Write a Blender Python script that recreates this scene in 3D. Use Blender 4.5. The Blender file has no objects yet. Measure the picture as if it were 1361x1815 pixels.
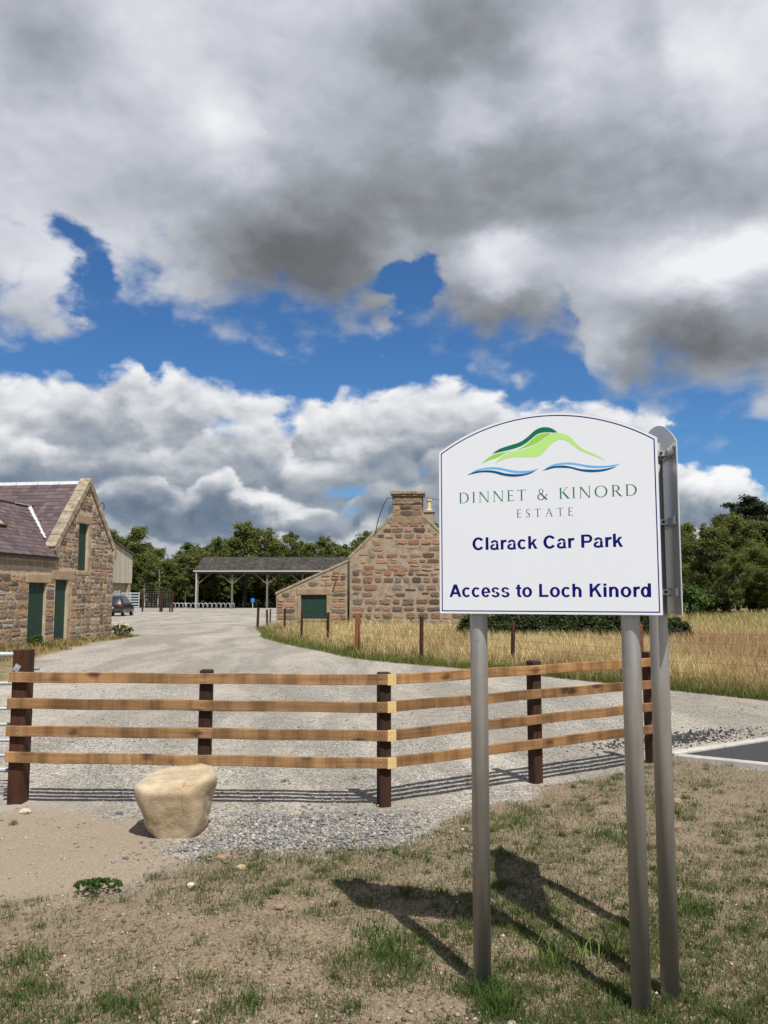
import bpy, bmesh, math, random
import numpy as np
from mathutils import Vector, Matrix

random.seed(7)
RNG = np.random.default_rng(11)
SC = bpy.context.scene
COL = SC.collection
R = math.radians

# ------------------------------------------------------------------ camera
CAM_H = 1.65
PITCH = math.atan(149.5 / 1490.0)
cam_data = bpy.data.cameras.new('camera')
cam_data.sensor_fit = 'VERTICAL'
cam_data.sensor_height = 36.0
cam_data.lens = 1490.0 / 1815.0 * 36.0
cam_data.clip_start = 0.05
cam_data.clip_end = 12000
cam = bpy.data.objects.new('camera', cam_data)
COL.objects.link(cam)
cam.location = (0, 0, CAM_H)
cam.rotation_euler = (math.pi / 2 + PITCH, 0, 0)
SC.camera = cam

# ------------------------------------------------------------------ light, exposure
SUN_EL = R(58)
SUN_H = Vector((0.398, -0.917)).normalized()          # horizontal direction towards the sun
SUN_DIR = Vector((SUN_H.x * math.cos(SUN_EL), SUN_H.y * math.cos(SUN_EL), math.sin(SUN_EL)))
sun_d = bpy.data.lights.new('sun', 'SUN')
sun_d.energy = 5.0
sun_d.angle = R(0.53)
sun_d.color = (1.0, 0.955, 0.89)
sun = bpy.data.objects.new('sun', sun_d)
COL.objects.link(sun)
sun.rotation_euler = SUN_DIR.to_track_quat('Z', 'Y').to_euler()
vs = SC.view_settings
vs.view_transform = 'Standard'
vs.look = 'None'
vs.exposure = 0.24
vs.gamma = 1.0
vs.use_curve_mapping = False
SC.cycles.max_bounces = 6
SC.cycles.transparent_max_bounces = 6
SC.cycles.use_denoising = True
SC.cycles.use_adaptive_sampling = True

# ------------------------------------------------------------------ world: blue sky and cumulus by direction
def sky_angle(px, py):
    """direction of a cloud feature as azimuth and elevation in degrees"""
    a = (px - 680.5) / 1490.0
    b = -(py - 907.5) / 1490.0
    c, s = math.cos(PITCH), math.sin(PITCH)
    x, y, z = a, c - b * s, s + b * c
    return math.degrees(math.atan2(x, y)), math.degrees(math.atan2(z, math.hypot(x, y)))

world = bpy.data.worlds.new('World')
SC.world = world
world.use_nodes = True
WT = world.node_tree
WT.nodes.clear()

class NB:
    """small helper to write node trees as expressions"""
    def __init__(self, nt):
        self.nt = nt
    def node(self, t, **kw):
        n = self.nt.nodes.new(t)
        for k, v in kw.items():
            setattr(n, k, v)
        return n
    def put(self, sock, v):
        if v is None:
            return
        if isinstance(v, bpy.types.NodeSocket):
            self.nt.links.new(v, sock)
        else:
            sock.default_value = v
    def m(self, op, a, b=None, c=None, clamp=False):
        n = self.node('ShaderNodeMath', operation=op, use_clamp=clamp)
        self.put(n.inputs[0], a); self.put(n.inputs[1], b); self.put(n.inputs[2], c)
        return n.outputs[0]
    def v(self, op, a, b=None, c=None, scale=None):
        n = self.node('ShaderNodeVectorMath', operation=op)
        self.put(n.inputs[0], a); self.put(n.inputs[1], b); self.put(n.inputs[2], c)
        if scale is not None:
            self.put(n.inputs['Scale'], scale)
        return n.outputs['Value'] if op in ('LENGTH', 'DOT_PRODUCT', 'DISTANCE') else n.outputs['Vector']
    def mr(self, val, a, b, c=0.0, d=1.0, smooth=True):
        n = self.node('ShaderNodeMapRange', interpolation_type='SMOOTHSTEP' if smooth else 'LINEAR')
        n.clamp = True
        for i, q in enumerate((val, a, b, c, d)):
            self.put(n.inputs[i], q)
        return n.outputs[0]
    def noise(self, vec, scale, detail=4, rough=0.5, dist=0.0, col=False, lac=2.0):
        n = self.node('ShaderNodeTexNoise')
        self.put(n.inputs['Vector'], vec)
        n.inputs['Scale'].default_value = scale
        n.inputs['Detail'].default_value = detail
        n.inputs['Roughness'].default_value = rough
        n.inputs['Distortion'].default_value = dist
        n.inputs['Lacunarity'].default_value = lac
        return n.outputs['Color' if col else 'Fac']
    def voro(self, vec, scale, feature='F1', rand=1.0, out='Distance', smooth=None, detail=0.0, rough=.5):
        n = self.node('ShaderNodeTexVoronoi', feature=feature)
        self.put(n.inputs['Vector'], vec)
        n.inputs['Scale'].default_value = scale
        n.inputs['Randomness'].default_value = rand
        if 'Detail' in n.inputs:
            n.inputs['Detail'].default_value = detail
            n.inputs['Roughness'].default_value = rough
        if smooth is not None:
            n.inputs['Smoothness'].default_value = smooth
        return n.outputs[out]
    def ramp(self, fac, stops, interp='LINEAR'):
        n = self.node('ShaderNodeValToRGB')
        cr = n.color_ramp
        cr.interpolation = interp
        while len(cr.elements) < len(stops):
            cr.elements.new(0.5)
        for e, (p, c) in zip(cr.elements, stops):
            e.position = p
            e.color = (c[0], c[1], c[2], 1.0)
        self.put(n.inputs[0], fac)
        return n.outputs[0]
    def mix(self, fac, a, b, blend='MIX'):
        n = self.node('ShaderNodeMix', data_type='RGBA', blend_type=blend)
        self.put(n.inputs[0], fac)
        for s, q in ((n.inputs[6], a), (n.inputs[7], b)):
            if isinstance(q, (tuple, list)):
                q = (q[0], q[1], q[2], 1.0)
            self.put(s, q)
        return n.outputs[2]
    def xyz(self, x, y, z):
        n = self.node('ShaderNodeCombineXYZ')
        for i, q in enumerate((x, y, z)):
            self.put(n.inputs[i], q)
        return n.outputs[0]
    def sep(self, v):
        n = self.node('ShaderNodeSeparateXYZ')
        self.put(n.inputs[0], v)
        return n.outputs

def build_world():
    b = NB(WT)
    tc = b.node('ShaderNodeTexCoord')
    d = b.v('NORMALIZE', tc.outputs['Generated'])
    sx, sy, sz = b.sep(d)
    az = b.m('MULTIPLY', b.m('ARCTAN2', sx, sy), 57.29578)
    el = b.m('MULTIPLY', b.m('ARCSINE', sz), 57.29578)
    ang = b.xyz(az, el, 0.0)
    # ragged edges: the outline of each cloud is pushed about by noise of several sizes
    dz = b.v('MULTIPLY', d, (1.0, 1.0, 1.5))
    w1 = b.v('SUBTRACT', b.noise(dz, 9.0, 5, 0.58, col=True), (0.5, 0.5, 0.5))
    angw = b.v('ADD', ang, b.v('MULTIPLY', w1, (7.0, 5.0, 0.0)))
    azw, elw, _ = b.sep(angw)
    def curve(a, pts, e0, e1):
        n = b.node('ShaderNodeFloatCurve')
        cm = n.mapping
        cm.use_clip = True
        c = cm.curves[0]
        P = [((sky_angle(px, 700)[0] + 40) / 80.0, (sky_angle(680, py)[1] - e0) / (e1 - e0)) for px, py in pts]
        c.points[0].location = P[0]
        c.points[1].location = P[-1]
        for p in P[1:-1]:
            c.points.new(*p)
        for p in c.points:
            p.handle_type = 'AUTO_CLAMPED'
        cm.update()
        b.put(n.inputs['Value'], b.m('MULTIPLY_ADD', a, 1 / 80.0, 0.5))
        return b.m('MULTIPLY_ADD', n.outputs[0], e1 - e0, e0)
    def field(vec, blobs, start):
        acc = start
        for px, py, rx, ry, w in blobs:
            a, e = sky_angle(px, py)
            q = b.v('MULTIPLY_ADD', vec, (26.0 / rx, 26.0 / ry, 0.0), (-a * 26.0 / rx, -e * 26.0 / ry, 0.0))
            acc = b.m('ADD', acc, b.mr(b.v('LENGTH', q), 0.0, 1.0, w, 0.0))
        return acc
    # lumps: broad fractal noise and rounded cells for the cauliflower tops
    up = (0.012, -0.012, 0.045)
    def lumps(vec, s, vs_):
        n1 = b.noise(vec, s, 6, 0.55)
        if not vs_:
            return n1
        c1 = b.voro(vec, s * vs_, 'F1', 1.0, 'Distance', None, 1.0, 0.5)
        return b.m('MULTIPLY_ADD', c1, -0.34, b.m('ADD', n1, 0.15))
    wd = b.v('ADD', dz, b.v('SCALE', w1, scale=0.05))
    h0 = lumps(wd, 4.2, 0)
    h1 = lumps(b.v('ADD', wd, up), 4.2, 0)
    g0 = lumps(wd, 13.0, 1.6)
    g1 = lumps(b.v('ADD', wd, (0.004, -0.004, 0.017)), 13.0, 1.6)
    # ---- upper deck
    edge_u = curve(azw, [(-400, 620), (0, 612), (110, 614), (150, 575), (230, 536), (300, 562), (400, 580), (520, 586), (620, 570),
                         (700, 566), (770, 602), (850, 620), (950, 638), (1010, 626), (1035, 715), (1120, 738), (1250, 760), (1361, 785), (1800, 790)], 5.0, 30.0)
    du = b.m('MULTIPLY', b.m('SUBTRACT', elw, edge_u), 0.28)
    du = b.m('MINIMUM', du, 1.6)
    du = field(angw, [(120, 398, 62, 44, -1.6), (150, 470, 46, 80, -1.7), (175, 560, 60, 40, -0.7), (10, 380, 60, 34, -1.0), (230, 520, 60, 40, 0.3), (90, 560, 110, 60, 0.5),
                      (738, 505, 62, 76, -2.6), (690, 494, 66, 26, -2.0), (712, 560, 44, 46, 1.0), (980, 640, 60, 40, -0.5)], du)
    fine = b.noise(wd, 38.0, 4, 0.6)
    du = b.m('ADD', du, b.m('MULTIPLY', b.m('SUBTRACT', g0, 0.5), 2.4))
    du = b.m('MULTIPLY_ADD', b.m('SUBTRACT', fine, 0.5), 0.7, du)
    # the unseen deck goes on greyer and with gaps, to lower the ambient light
    away = b.m('MAXIMUM', b.mr(b.m('ABSOLUTE', az), 30.0, 52.0), b.mr(el, 40.0, 56.0))
    big = b.noise(dz, 1.9, 4, 0.55)
    du = b.m('SUBTRACT', du, b.m('MULTIPLY', away, b.mr(big, 0.50, 0.62, 0.0, 2.6)))
    au = b.mr(du, -0.55, 0.75)
    su = field(angw, [
        (620, 400, 480, 270, -0.34), (500, 470, 320, 150, -0.20), (560, 540, 300, 70, -0.10), (800, 60, 270, 150, -0.36), (1010, 330, 430, 220, -0.24),
        (900, 565, 230, 95, -0.40), (1220, 620, 320, 140, -0.44), (1290, 340, 260, 120, -0.12), (60, 90, 200, 140, -0.18), (1140, 70, 50, 110, -0.16),
        (60, 560, 200, 70, -0.10), (1340, 720, 160, 60, -0.12), (200, 330, 160, 80, -0.08),
        (290, 110, 190, 130, 0.12), (395, 225, 120, 100, 0.22), (120, 260, 190, 90, 0.06), (1270, 100, 230, 170, 0.22), (820, 225, 90, 90, 0.14),
        (885, 455, 130, 80, 0.40), (1290, 470, 220, 80, 0.36), (1050, 590, 80, 60, 0.22), (60, 480, 120, 80, 0.10), (970, 130, 110, 110, 0.12), (690, 440, 90, 60, 0.14)], 0.74)
    su = b.m('MULTIPLY_ADD', b.m('SUBTRACT', h0, h1), 0.42, su)
    su = b.m('MULTIPLY_ADD', b.m('SUBTRACT', h0, 0.5), 0.24, su)
    su = b.m('MULTIPLY_ADD', b.m('SUBTRACT', g0, g1), 0.13, su)
    su = b.m('MULTIPLY_ADD', b.m('SUBTRACT', fine, 0.5), 0.05, su)
    su = b.m('MULTIPLY_ADD', away, b.mr(big, 0.30, 0.50, -0.44, -0.12), su)
    su = b.m('ADD', su, b.mr(du, 0.0, 1.3, 0.03, 0.0))
    # ---- low cumulus bank
    edge_l = curve(azw, [(-400, 700), (0, 690), (60, 690), (130, 672), (190, 668), (225, 655), (255, 690), (300, 668), (360, 676), (430, 704), (520, 714),
                         (560, 716), (620, 700), (680, 690), (730, 664), (800, 668), (860, 690), (950, 716), (1060, 712), (1180, 745), (1230, 830), (1290, 832), (1330, 880), (1400, 850), (1800, 800)], 0.0, 20.0)
    dl = b.m('MULTIPLY', b.m('SUBTRACT', edge_l, elw), 0.7)
    dl = b.m('MINIMUM', dl, 1.2)
    dl = field(ang, [(520, 755, 46, 40, -1.1), (625, 872, 90, 24, -0.6), (755, 838, 80, 22, -0.6), (640, 905, 90, 26, -0.45), (395, 755, 60, 40, -0.8), (1250, 790, 130, 40, -1.0)], dl)
    dl = b.m('ADD', dl, b.m('MULTIPLY', b.m('SUBTRACT', g0, 0.5), 2.2))
    al = b.mr(dl, -0.15, 0.55)
    depth = b.m('SUBTRACT', edge_l, elw)
    sl = b.mr(depth, 0.0, 5.0, 0.90, 0.48)
    cut = b.mr(h0, 0.38, 0.60, 0.25, 1.0)
    for pts, dep, hi, lo, soft in (
            ([(-400, 800), (0, 782), (60, 792), (150, 806), (230, 780), (300, 792), (380, 772), (440, 752), (500, 756), (540, 800), (600, 792), (660, 776), (740, 790), (800, 778), (900, 790), (1361, 850), (1800, 850)], 3.6, 0.88, 0.34, 0.7),
            ([(-400, 890), (0, 862), (100, 890), (200, 872), (262, 846), (300, 880), (350, 850), (390, 836), (440, 868), (500, 872), (560, 880), (610, 900), (650, 850), (690, 842), (740, 856), (800, 860), (1200, 845), (1361, 880), (1800, 880)], 2.6, 0.86, 0.30, 0.5),
            ([(-400, 960), (0, 960), (180, 930), (240, 948), (300, 950), (380, 968), (470, 926), (540, 950), (600, 955), (650, 930), (720, 945), (1200, 940), (1361, 960), (1800, 960)], 2.6, 0.84, 0.60, 0.4)):
        ed = b.m('SUBTRACT', curve(azw, pts, 0.0, 20.0), elw)
        ed = b.m('MULTIPLY_ADD', b.m('SUBTRACT', g0, 0.5), 1.6, ed)
        sl = b.m('MULTIPLY_ADD', b.m('SUBTRACT', b.mr(ed, 0.0, dep, hi, lo), sl), b.m('MULTIPLY', b.mr(ed, -0.15, soft), cut), sl)
    sl = field(angw, [
        (40, 740, 130, 75, 0.12), (70, 845, 240, 40, -0.16), (330, 915, 280, 50, -0.12),
        (265, 862, 60, 20, 0.10), (505, 905, 120, 26, 0.30), (745, 720, 130, 60, 0.06), (720, 800, 170, 40, -0.08),
        (1260, 860, 80, 45, 0.16), (1240, 925, 100, 26, -0.06)], sl)
    sl = b.m('MULTIPLY_ADD', b.m('SUBTRACT', g0, g1), 0.50, sl)
    sl = b.m('MULTIPLY_ADD', b.m('SUBTRACT', h0, 0.5), 0.50, sl)
    sl = b.m('MULTIPLY_ADD', b.m('SUBTRACT', g0, 0.5), 0.20, sl)
    cu = b.ramp(su, [(0.0, (.105, .112, .118)), (0.28, (.165, .175, .188)), (0.5, (.345, .37, .415)), (0.75, (.62, .645, .715)), (1.0, (.92, .93, .96))])
    cl = b.ramp(sl, [(0.0, (.10, .14, .20)), (0.28, (.20, .255, .33)), (0.5, (.385, .42, .47)), (0.75, (.70, .72, .75)), (1.0, (.96, .96, .97))])
    # ---- clear sky behind
    sky = b.node('ShaderNodeTexSky', sky_type='NISHITA')
    sky.sun_disc = False
    sky.sun_elevation = SUN_EL
    sky.sun_rotation = math.atan2(SUN_H.x, SUN_H.y)
    sky.altitude = 150
    sky.air_density = 1.0
    sky.dust_density = 0.25
    sky.ozone_density = 2.2
    skyc = b.mix(1.0, sky.outputs[0], (0.40, 0.70, 1.0), 'MULTIPLY')
    bg_s = b.node('ShaderNodeBackground'); b.put(bg_s.inputs[0], skyc); bg_s.inputs[1].default_value = 0.085
    bg_l = b.node('ShaderNodeBackground'); b.put(bg_l.inputs[0], cl); bg_l.inputs[1].default_value = 0.84
    bg_u = b.node('ShaderNodeBackground'); b.put(bg_u.inputs[0], cu); bg_u.inputs[1].default_value = 0.80
    m1 = b.node('ShaderNodeMixShader'); b.put(m1.inputs[0], al); b.put(m1.inputs[1], bg_s.outputs[0]); b.put(m1.inputs[2], bg_l.outputs[0])
    m2 = b.node('ShaderNodeMixShader'); b.put(m2.inputs[0], au); b.put(m2.inputs[1], m1.outputs[0]); b.put(m2.inputs[2], bg_u.outputs[0])
    world.cycles.sampling_method = 'NONE'
    out = b.node('ShaderNodeOutputWorld')
    b.put(out.inputs[0], m2.outputs[0])

build_world()

# ================================================================== helpers
def new_obj(name, me, mat=None, parent=None):
    o = bpy.data.objects.new(name, me)
    COL.objects.link(o)
    if parent is not None:
        o.parent = parent
    if mat is not None and me is not None and len(me.materials) == 0:
        me.materials.append(mat)
    return o

def tag(o, label=None, cat=None, group=None, kind=None):
    if label: o['label'] = label
    if cat: o['category'] = cat
    if group: o['group'] = group
    if kind: o['kind'] = kind
    return o

def thing(name, label, cat, loc=(0, 0, 0), rz=0.0, group=None):
    o = bpy.data.objects.new(name, None)
    COL.objects.link(o)
    o.empty_display_size = 0.2
    o.location = loc
    o.rotation_euler = (0, 0, rz)
    return tag(o, label, cat, group)

class MB:
    def __init__(self):
        self.v = []; self.f = []
    def add(self, vs, fs):
        k = len(self.v)
        self.v += [tuple(p) for p in vs]
        self.f += [tuple(i + k for i in f) for f in fs]
        return self
    def box(self, x0, x1, y0, y1, z0, z1):
        return self.add([(x0, y0, z0), (x1, y0, z0), (x1, y1, z0), (x0, y1, z0), (x0, y0, z1), (x1, y0, z1), (x1, y1, z1), (x0, y1, z1)],
                        [(0, 3, 2, 1), (4, 5, 6, 7), (0, 1, 5, 4), (1, 2, 6, 5), (2, 3, 7, 6), (3, 0, 4, 7)])
    def beam(self, a, b, w, h, up=(0, 0, 1)):
        """box from a to b, w across, h along the up side"""
        a, b = Vector(a), Vector(b)
        d = (b - a).normalized()
        s = d.cross(Vector(up))
        if s.length < 1e-4:
            s = d.cross(Vector((1, 0, 0)))
        s.normalize()
        u = s.cross(d).normalized()
        vs = []
        for p in (a, b):
            for i, j in ((-1, -1), (1, -1), (1, 1), (-1, 1)):
                vs.append(p + s * (i * w / 2) + u * (j * h / 2))
        return self.add(vs, [(0, 1, 2, 3), (7, 6, 5, 4), (0, 4, 5, 1), (1, 5, 6, 2), (2, 6, 7, 3), (3, 7, 4, 0)])
    def tube(self, pts, rad, n=8, cap=True):
        pts = [Vector(p) for p in pts]
        m = len(pts)
        if not isinstance(rad, (list, tuple)):
            rad = [rad] * m
        vs = []; ref = None
        for i, p in enumerate(pts):
            d = (pts[min(i + 1, m - 1)] - pts[max(i - 1, 0)]).normalized()
            if ref is None:
                ref = d.orthogonal().normalized()
            ref = (ref - d * ref.dot(d)).normalized()
            s = d.cross(ref)
            for k in range(n):
                a = 2 * math.pi * k / n
                vs.append(p + (ref * math.cos(a) + s * math.sin(a)) * rad[i])
        fs = []
        for i in range(m - 1):
            for k in range(n):
                q = (k + 1) % n
                fs.append((i * n + k, i * n + q, (i + 1) * n + q, (i + 1) * n + k))
        if cap:
            fs.append(tuple(range(n - 1, -1, -1)))
            fs.append(tuple((m - 1) * n + k for k in range(n)))
        return self.add(vs, fs)
    def prism(self, poly, axis, a, b):
        """polygon extruded along an axis: poly holds the two other coordinates in order"""
        def p3(p, t):
            return {'x': (t, p[0], p[1]), 'y': (p[0], t, p[1]), 'z': (p[0], p[1], t)}[axis]
        n = len(poly)
        vs = [p3(p, a) for p in poly] + [p3(p, b) for p in poly]
        fs = [tuple(range(n - 1, -1, -1)), tuple(range(n, 2 * n))]
        fs += [(i, (i + 1) % n, n + (i + 1) % n, n + i) for i in range(n)]
        return self.add(vs, fs)
    def mesh(self, name, bevel=0.0, seg=1, smooth=False, fix=True):
        me = bpy.data.meshes.new(name)
        me.from_pydata(self.v, [], self.f)
        if bevel > 0 or fix:
            bm = bmesh.new(); bm.from_mesh(me)
            bmesh.ops.recalc_face_normals(bm, faces=bm.faces)
            if bevel > 0:
                es = [e for e in bm.edges if len(e.link_faces) == 2 and e.calc_face_angle(0) > 0.5]
                bmesh.ops.bevel(bm, geom=es, offset=bevel, segments=seg, affect='EDGES', profile=0.5, clamp_overlap=True)
            bm.to_mesh(me); bm.free()
        if smooth:
            me.polygons.foreach_set('use_smooth', [True] * len(me.polygons))
            me.update()
        return me
    def build(self, name, mat, parent=None, bevel=0.0, seg=1, smooth=False):
        return new_obj(name, self.mesh(name, bevel, seg, smooth), mat, parent)

def np_mesh(name, verts, faces, cols=None, mat=None, smooth=False):
    """verts (N,3), faces (M,k) all of one size"""
    me = bpy.data.meshes.new(name)
    nv, (nf, k) = len(verts), faces.shape
    me.vertices.add(nv)
    me.vertices.foreach_set('co', np.ascontiguousarray(verts, dtype=np.float32).ravel())
    me.loops.add(nf * k)
    me.loops.foreach_set('vertex_index', np.ascontiguousarray(faces, dtype=np.int32).ravel())
    me.polygons.add(nf)
    me.polygons.foreach_set('loop_start', np.arange(0, nf * k, k, dtype=np.int32))
    me.polygons.foreach_set('loop_total', np.full(nf, k, dtype=np.int32))
    if smooth:
        me.polygons.foreach_set('use_smooth', np.ones(nf, dtype=bool))
    me.update(calc_edges=True)
    if cols is not None:
        for nm, c in cols.items():
            at = me.color_attributes.new(nm, 'FLOAT_COLOR', 'POINT')
            at.data.foreach_set('color', np.ascontiguousarray(c, dtype=np.float32).ravel())
    if mat is not None:
        me.materials.append(mat)
    return me

def copy_tree(o, parent=None):
    c = o.copy(); COL.objects.link(c); c.parent = parent
    for ch in list(o.children):
        copy_tree(ch, c)
    return c

# numpy value noise
_LAT = RNG.random((256, 256))
def vnoise(x, y):
    xi = np.floor(x).astype(int); yi = np.floor(y).astype(int)
    fx = x - xi; fy = y - yi
    fx = fx * fx * (3 - 2 * fx); fy = fy * fy * (3 - 2 * fy)
    a = _LAT[xi & 255, yi & 255]; b_ = _LAT[(xi + 1) & 255, yi & 255]
    c = _LAT[xi & 255, (yi + 1) & 255]; d = _LAT[(xi + 1) & 255, (yi + 1) & 255]
    return (a * (1 - fx) + b_ * fx) * (1 - fy) + (c * (1 - fx) + d * fx) * fy
def fbm(x, y, s, oct=4, g=0.5):
    t = 0; a = 1; n = 0
    for i in range(oct):
        t = t + a * vnoise(x * s + 17.3 * i, y * s + 9.1 * i); n += a; a *= g; s *= 2.03
    return t / n

def poly_sd(px, py, poly):
    """signed distance to a polygon, positive inside"""
    px = np.asarray(px, float); py = np.asarray(py, float)
    ins = np.zeros(px.shape, bool); dm = np.full(px.shape, 1e9)
    n = len(poly)
    for i in range(n):
        x0, y0 = poly[i]; x1, y1 = poly[(i + 1) % n]
        dx, dy = x1 - x0, y1 - y0
        t = np.clip(((px - x0) * dx + (py - y0) * dy) / (dx * dx + dy * dy + 1e-12), 0, 1)
        dm = np.minimum(dm, np.hypot(px - x0 - t * dx, py - y0 - t * dy))
        if abs(dy) > 1e-9:
            c = ((y0 > py) != (y1 > py)) & (px < dx * (py - y0) / dy + x0)
            ins ^= c
    return np.where(ins, dm, -dm)
def sstep(v, a, b_):
    t = np.clip((v - a) / (b_ - a), 0, 1)
    return t * t * (3 - 2 * t)

# ================================================================== materials
def new_mat(name):
    m = bpy.data.materials.new(name)
    m.use_nodes = True
    m.node_tree.nodes.clear()
    b = NB(m.node_tree)
    p = b.node('ShaderNodeBsdfPrincipled')
    o = b.node('ShaderNodeOutputMaterial')
    b.put(o.inputs[0], p.outputs[0])
    return m, b, p

def finish(b, p, col, rough=0.8, metal=0.0, spec=0.3, height=None, bump=0.2, dist=0.01):
    b.put(p.inputs['Base Color'], col if not isinstance(col, tuple) else (*col[:3], 1.0))
    b.put(p.inputs['Roughness'], rough)
    b.put(p.inputs['Metallic'], metal)
    p.inputs['Specular IOR Level'].default_value = spec
    if height is not None:
        n = b.node('ShaderNodeBump')
        n.inputs['Strength'].default_value = bump
        n.inputs['Distance'].default_value = dist
        b.put(n.inputs['Height'], height)
        b.put(p.inputs['Normal'], n.outputs[0])

def obj_co(b):
    return b.node('ShaderNodeTexCoord').outputs['Object']
def obj_info(b):
    return b.node('ShaderNodeObjectInfo').outputs
def attr(b, name):
    n = b.node('ShaderNodeAttribute'); n.attribute_name = name
    return n.outputs

def mottled(name, c0, c1, scale=6.0, rough=0.85, detail=5, bump=0.25, dist=0.01, spec=0.25, metal=0.0, c2=None, rvar=0.0, stretch=None, bscale=None, smooth_rough=None):
    m, b, p = new_mat(name)
    co = obj_co(b)
    if stretch:
        co = b.v('MULTIPLY', co, stretch)
    if rvar:
        rnd = obj_info(b)['Random']
        co = b.v('ADD', co, b.v('SCALE', (13.1, 7.7, 5.3), scale=rnd))
    n = b.noise(co, scale, detail, 0.6)
    stops = [(0.30, c0), (0.70, c1)] if c2 is None else [(0.28, c0), (0.52, c1), (0.74, c2)]
    col = b.ramp(n, stops)
    if rvar:
        k = b.m('MULTIPLY_ADD', rnd, 2 * rvar, 1 - rvar)
        col = b.v('SCALE', col, scale=k)
    h = b.noise(co, bscale or scale * 4, 6, 0.65)
    finish(b, p, col, rough, metal, spec, h, bump, dist)
    return m

def stone_mat(name, scale=9.0, bump=0.6, dist=0.02):
    m, b, p = new_mat(name)
    oi = obj_info(b)
    geo = b.node('ShaderNodeNewGeometry')
    co = geo.outputs['Position']
    n = b.noise(co, scale, 5, 0.65)
    n2 = b.noise(co, scale * 3.1, 4, 0.6)
    k = b.m('MULTIPLY_ADD', n, 0.9, 0.55)
    col = b.v('SCALE', oi['Color'], scale=k)
    col = b.mix(b.mr(n2, 0.62, 0.75, 0.0, 0.35), col, (0.36, 0.33, 0.29))
    col = b.mix(b.mr(n2, 0.40, 0.28, 0.0, 0.45), col, (0.07, 0.055, 0.045))
    finish(b, p, col, 0.9, 0, 0.2, b.m('ADD', n, n2), bump, dist)
    return m

def attr_mat(name, rough=0.8, spec=0.2, transl=0.0, bump=0.0, noise=0.0, nscale=40):
    """colour carried by the mesh, piece by piece"""
    m, b, p = new_mat(name)
    col = attr(b, 'col')['Color']
    if noise:
        n = b.noise(obj_co(b), nscale, 4, 0.6)
        col = b.v('SCALE', col, scale=b.m('MULTIPLY_ADD', n, 2 * noise, 1 - noise))
    finish(b, p, col, rough, 0, spec)
    if transl:
        t = b.node('ShaderNodeBsdfTranslucent')
        b.put(t.inputs[0], b.v('MULTIPLY', col, (1.25, 1.3, 0.6)))
        mx = b.node('ShaderNodeMixShader'); mx.inputs[0].default_value = transl
        b.put(mx.inputs[1], p.outputs[0]); b.put(mx.inputs[2], t.outputs[0])
        out = [n for n in m.node_tree.nodes if n.type == 'OUTPUT_MATERIAL'][0]
        b.put(out.inputs[0], mx.outputs[0])
    return m

def wood_mat(name, light, dark, knot, knots=True, grain=1.0, rough=0.7, bump=0.25):
    """sawn timber: grain runs along the local x axis"""
    m, b, p = new_mat(name)
    rnd = obj_info(b)['Random']
    co = b.v('ADD', obj_co(b), b.v('SCALE', (31.0, 3.3, 7.1), scale=rnd))
    g = b.noise(b.v('MULTIPLY', co, (1.2 * grain, 26 * grain, 26 * grain)), 2.0, 6, 0.65, 0.6)
    blot = b.noise(b.v('MULTIPLY', co, (2.2, 5, 5)), 1.3, 3, 0.5)
    col = b.ramp(g, [(0.28, dark), (0.62, light)])
    col = b.v('SCALE', col, scale=b.m('MULTIPLY_ADD', blot, 1.1, 0.45))
    col = b.v('SCALE', col, scale=b.m('MULTIPLY_ADD', rnd, 0.4, 0.8))
    if knots:
        kd = b.voro(b.v('MULTIPLY', co, (3.6, 10.0, 6.0)), 1.0, 'F1', 1.0)
        kn = b.mr(b.m('MULTIPLY_ADD', g, 0.30, kd), 0.46, 0.26)
        col = b.mix(b.m('MULTIPLY', kn, b.mr(blot, 0.40, 0.58, 0.35, 0.95)), col, knot)
        band = b.noise(b.v('MULTIPLY', co, (7.0, .6, .6)), 1.0, 4, 0.65)
        col = b.v('SCALE', col, scale=b.mr(band, 0.36, 0.60, 0.62, 1.12))
    if knots:
        col = b.v('MULTIPLY', col, obj_info(b)['Color'])
    finish(b, p, col, rough, 0, 0.25, g, bump, 0.004)
    return m

def plain(name, col, rough=0.6, metal=0.0, spec=0.4, var=0.12, scale=12.0, bump=0.0):
    m, b, p = new_mat(name)
    n = b.noise(obj_co(b), scale, 4, 0.6)
    c = b.v('SCALE', (col[0], col[1], col[2]), scale=b.m('MULTIPLY_ADD', n, 2 * var, 1 - var))
    rg = b.m('MULTIPLY_ADD', n, 0.2, rough - 0.1)
    finish(b, p, c, rg, metal, spec, n if bump else None, bump, 0.005)
    return m

M = {}
M['mortar_pale'] = mottled('pale lime mortar', (.34, .27, .19), (.50, .42, .32), 5, 0.95, bump=0.5, dist=0.02)
M['mortar_cottage'] = mottled('grey tan pointing', (.20, .15, .105), (.34, .27, .195), 3.2, 0.95, bump=0.8, dist=0.04, c2=(.40, .35, .285))
M['stone'] = stone_mat('rough stone')
M['dressed'] = mottled('dressed sandstone', (.27, .19, .12), (.40, .30, .20), 4, 0.9, bump=0.3, rvar=0.12)
M['coping'] = mottled('weathered coping stone', (.10, .09, .075), (.32, .265, .19), 4.5, 0.9, bump=0.4, rvar=0.15, c2=(.42, .355, .265))
def slate_material():
    m, b, p = new_mat('roof slate')
    oi = obj_info(b)
    n = b.noise(obj_co(b), 7, 5, 0.6)
    col = b.v('SCALE', oi['Color'], scale=b.m('MULTIPLY_ADD', n, 0.7, 0.65))
    finish(b, p, col, 0.62, 0, 0.35, n, 0.2, 0.005)
    return m
M['slate'] = slate_material()
M['slate_flat'] = mottled('slate field', (.055, .042, .046), (.11, .085, .09), 8, 0.7)
M['lead'] = plain('lead flashing', (.62, .64, .66), 0.45, 0.35, 0.5, 0.2, 6)
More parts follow.
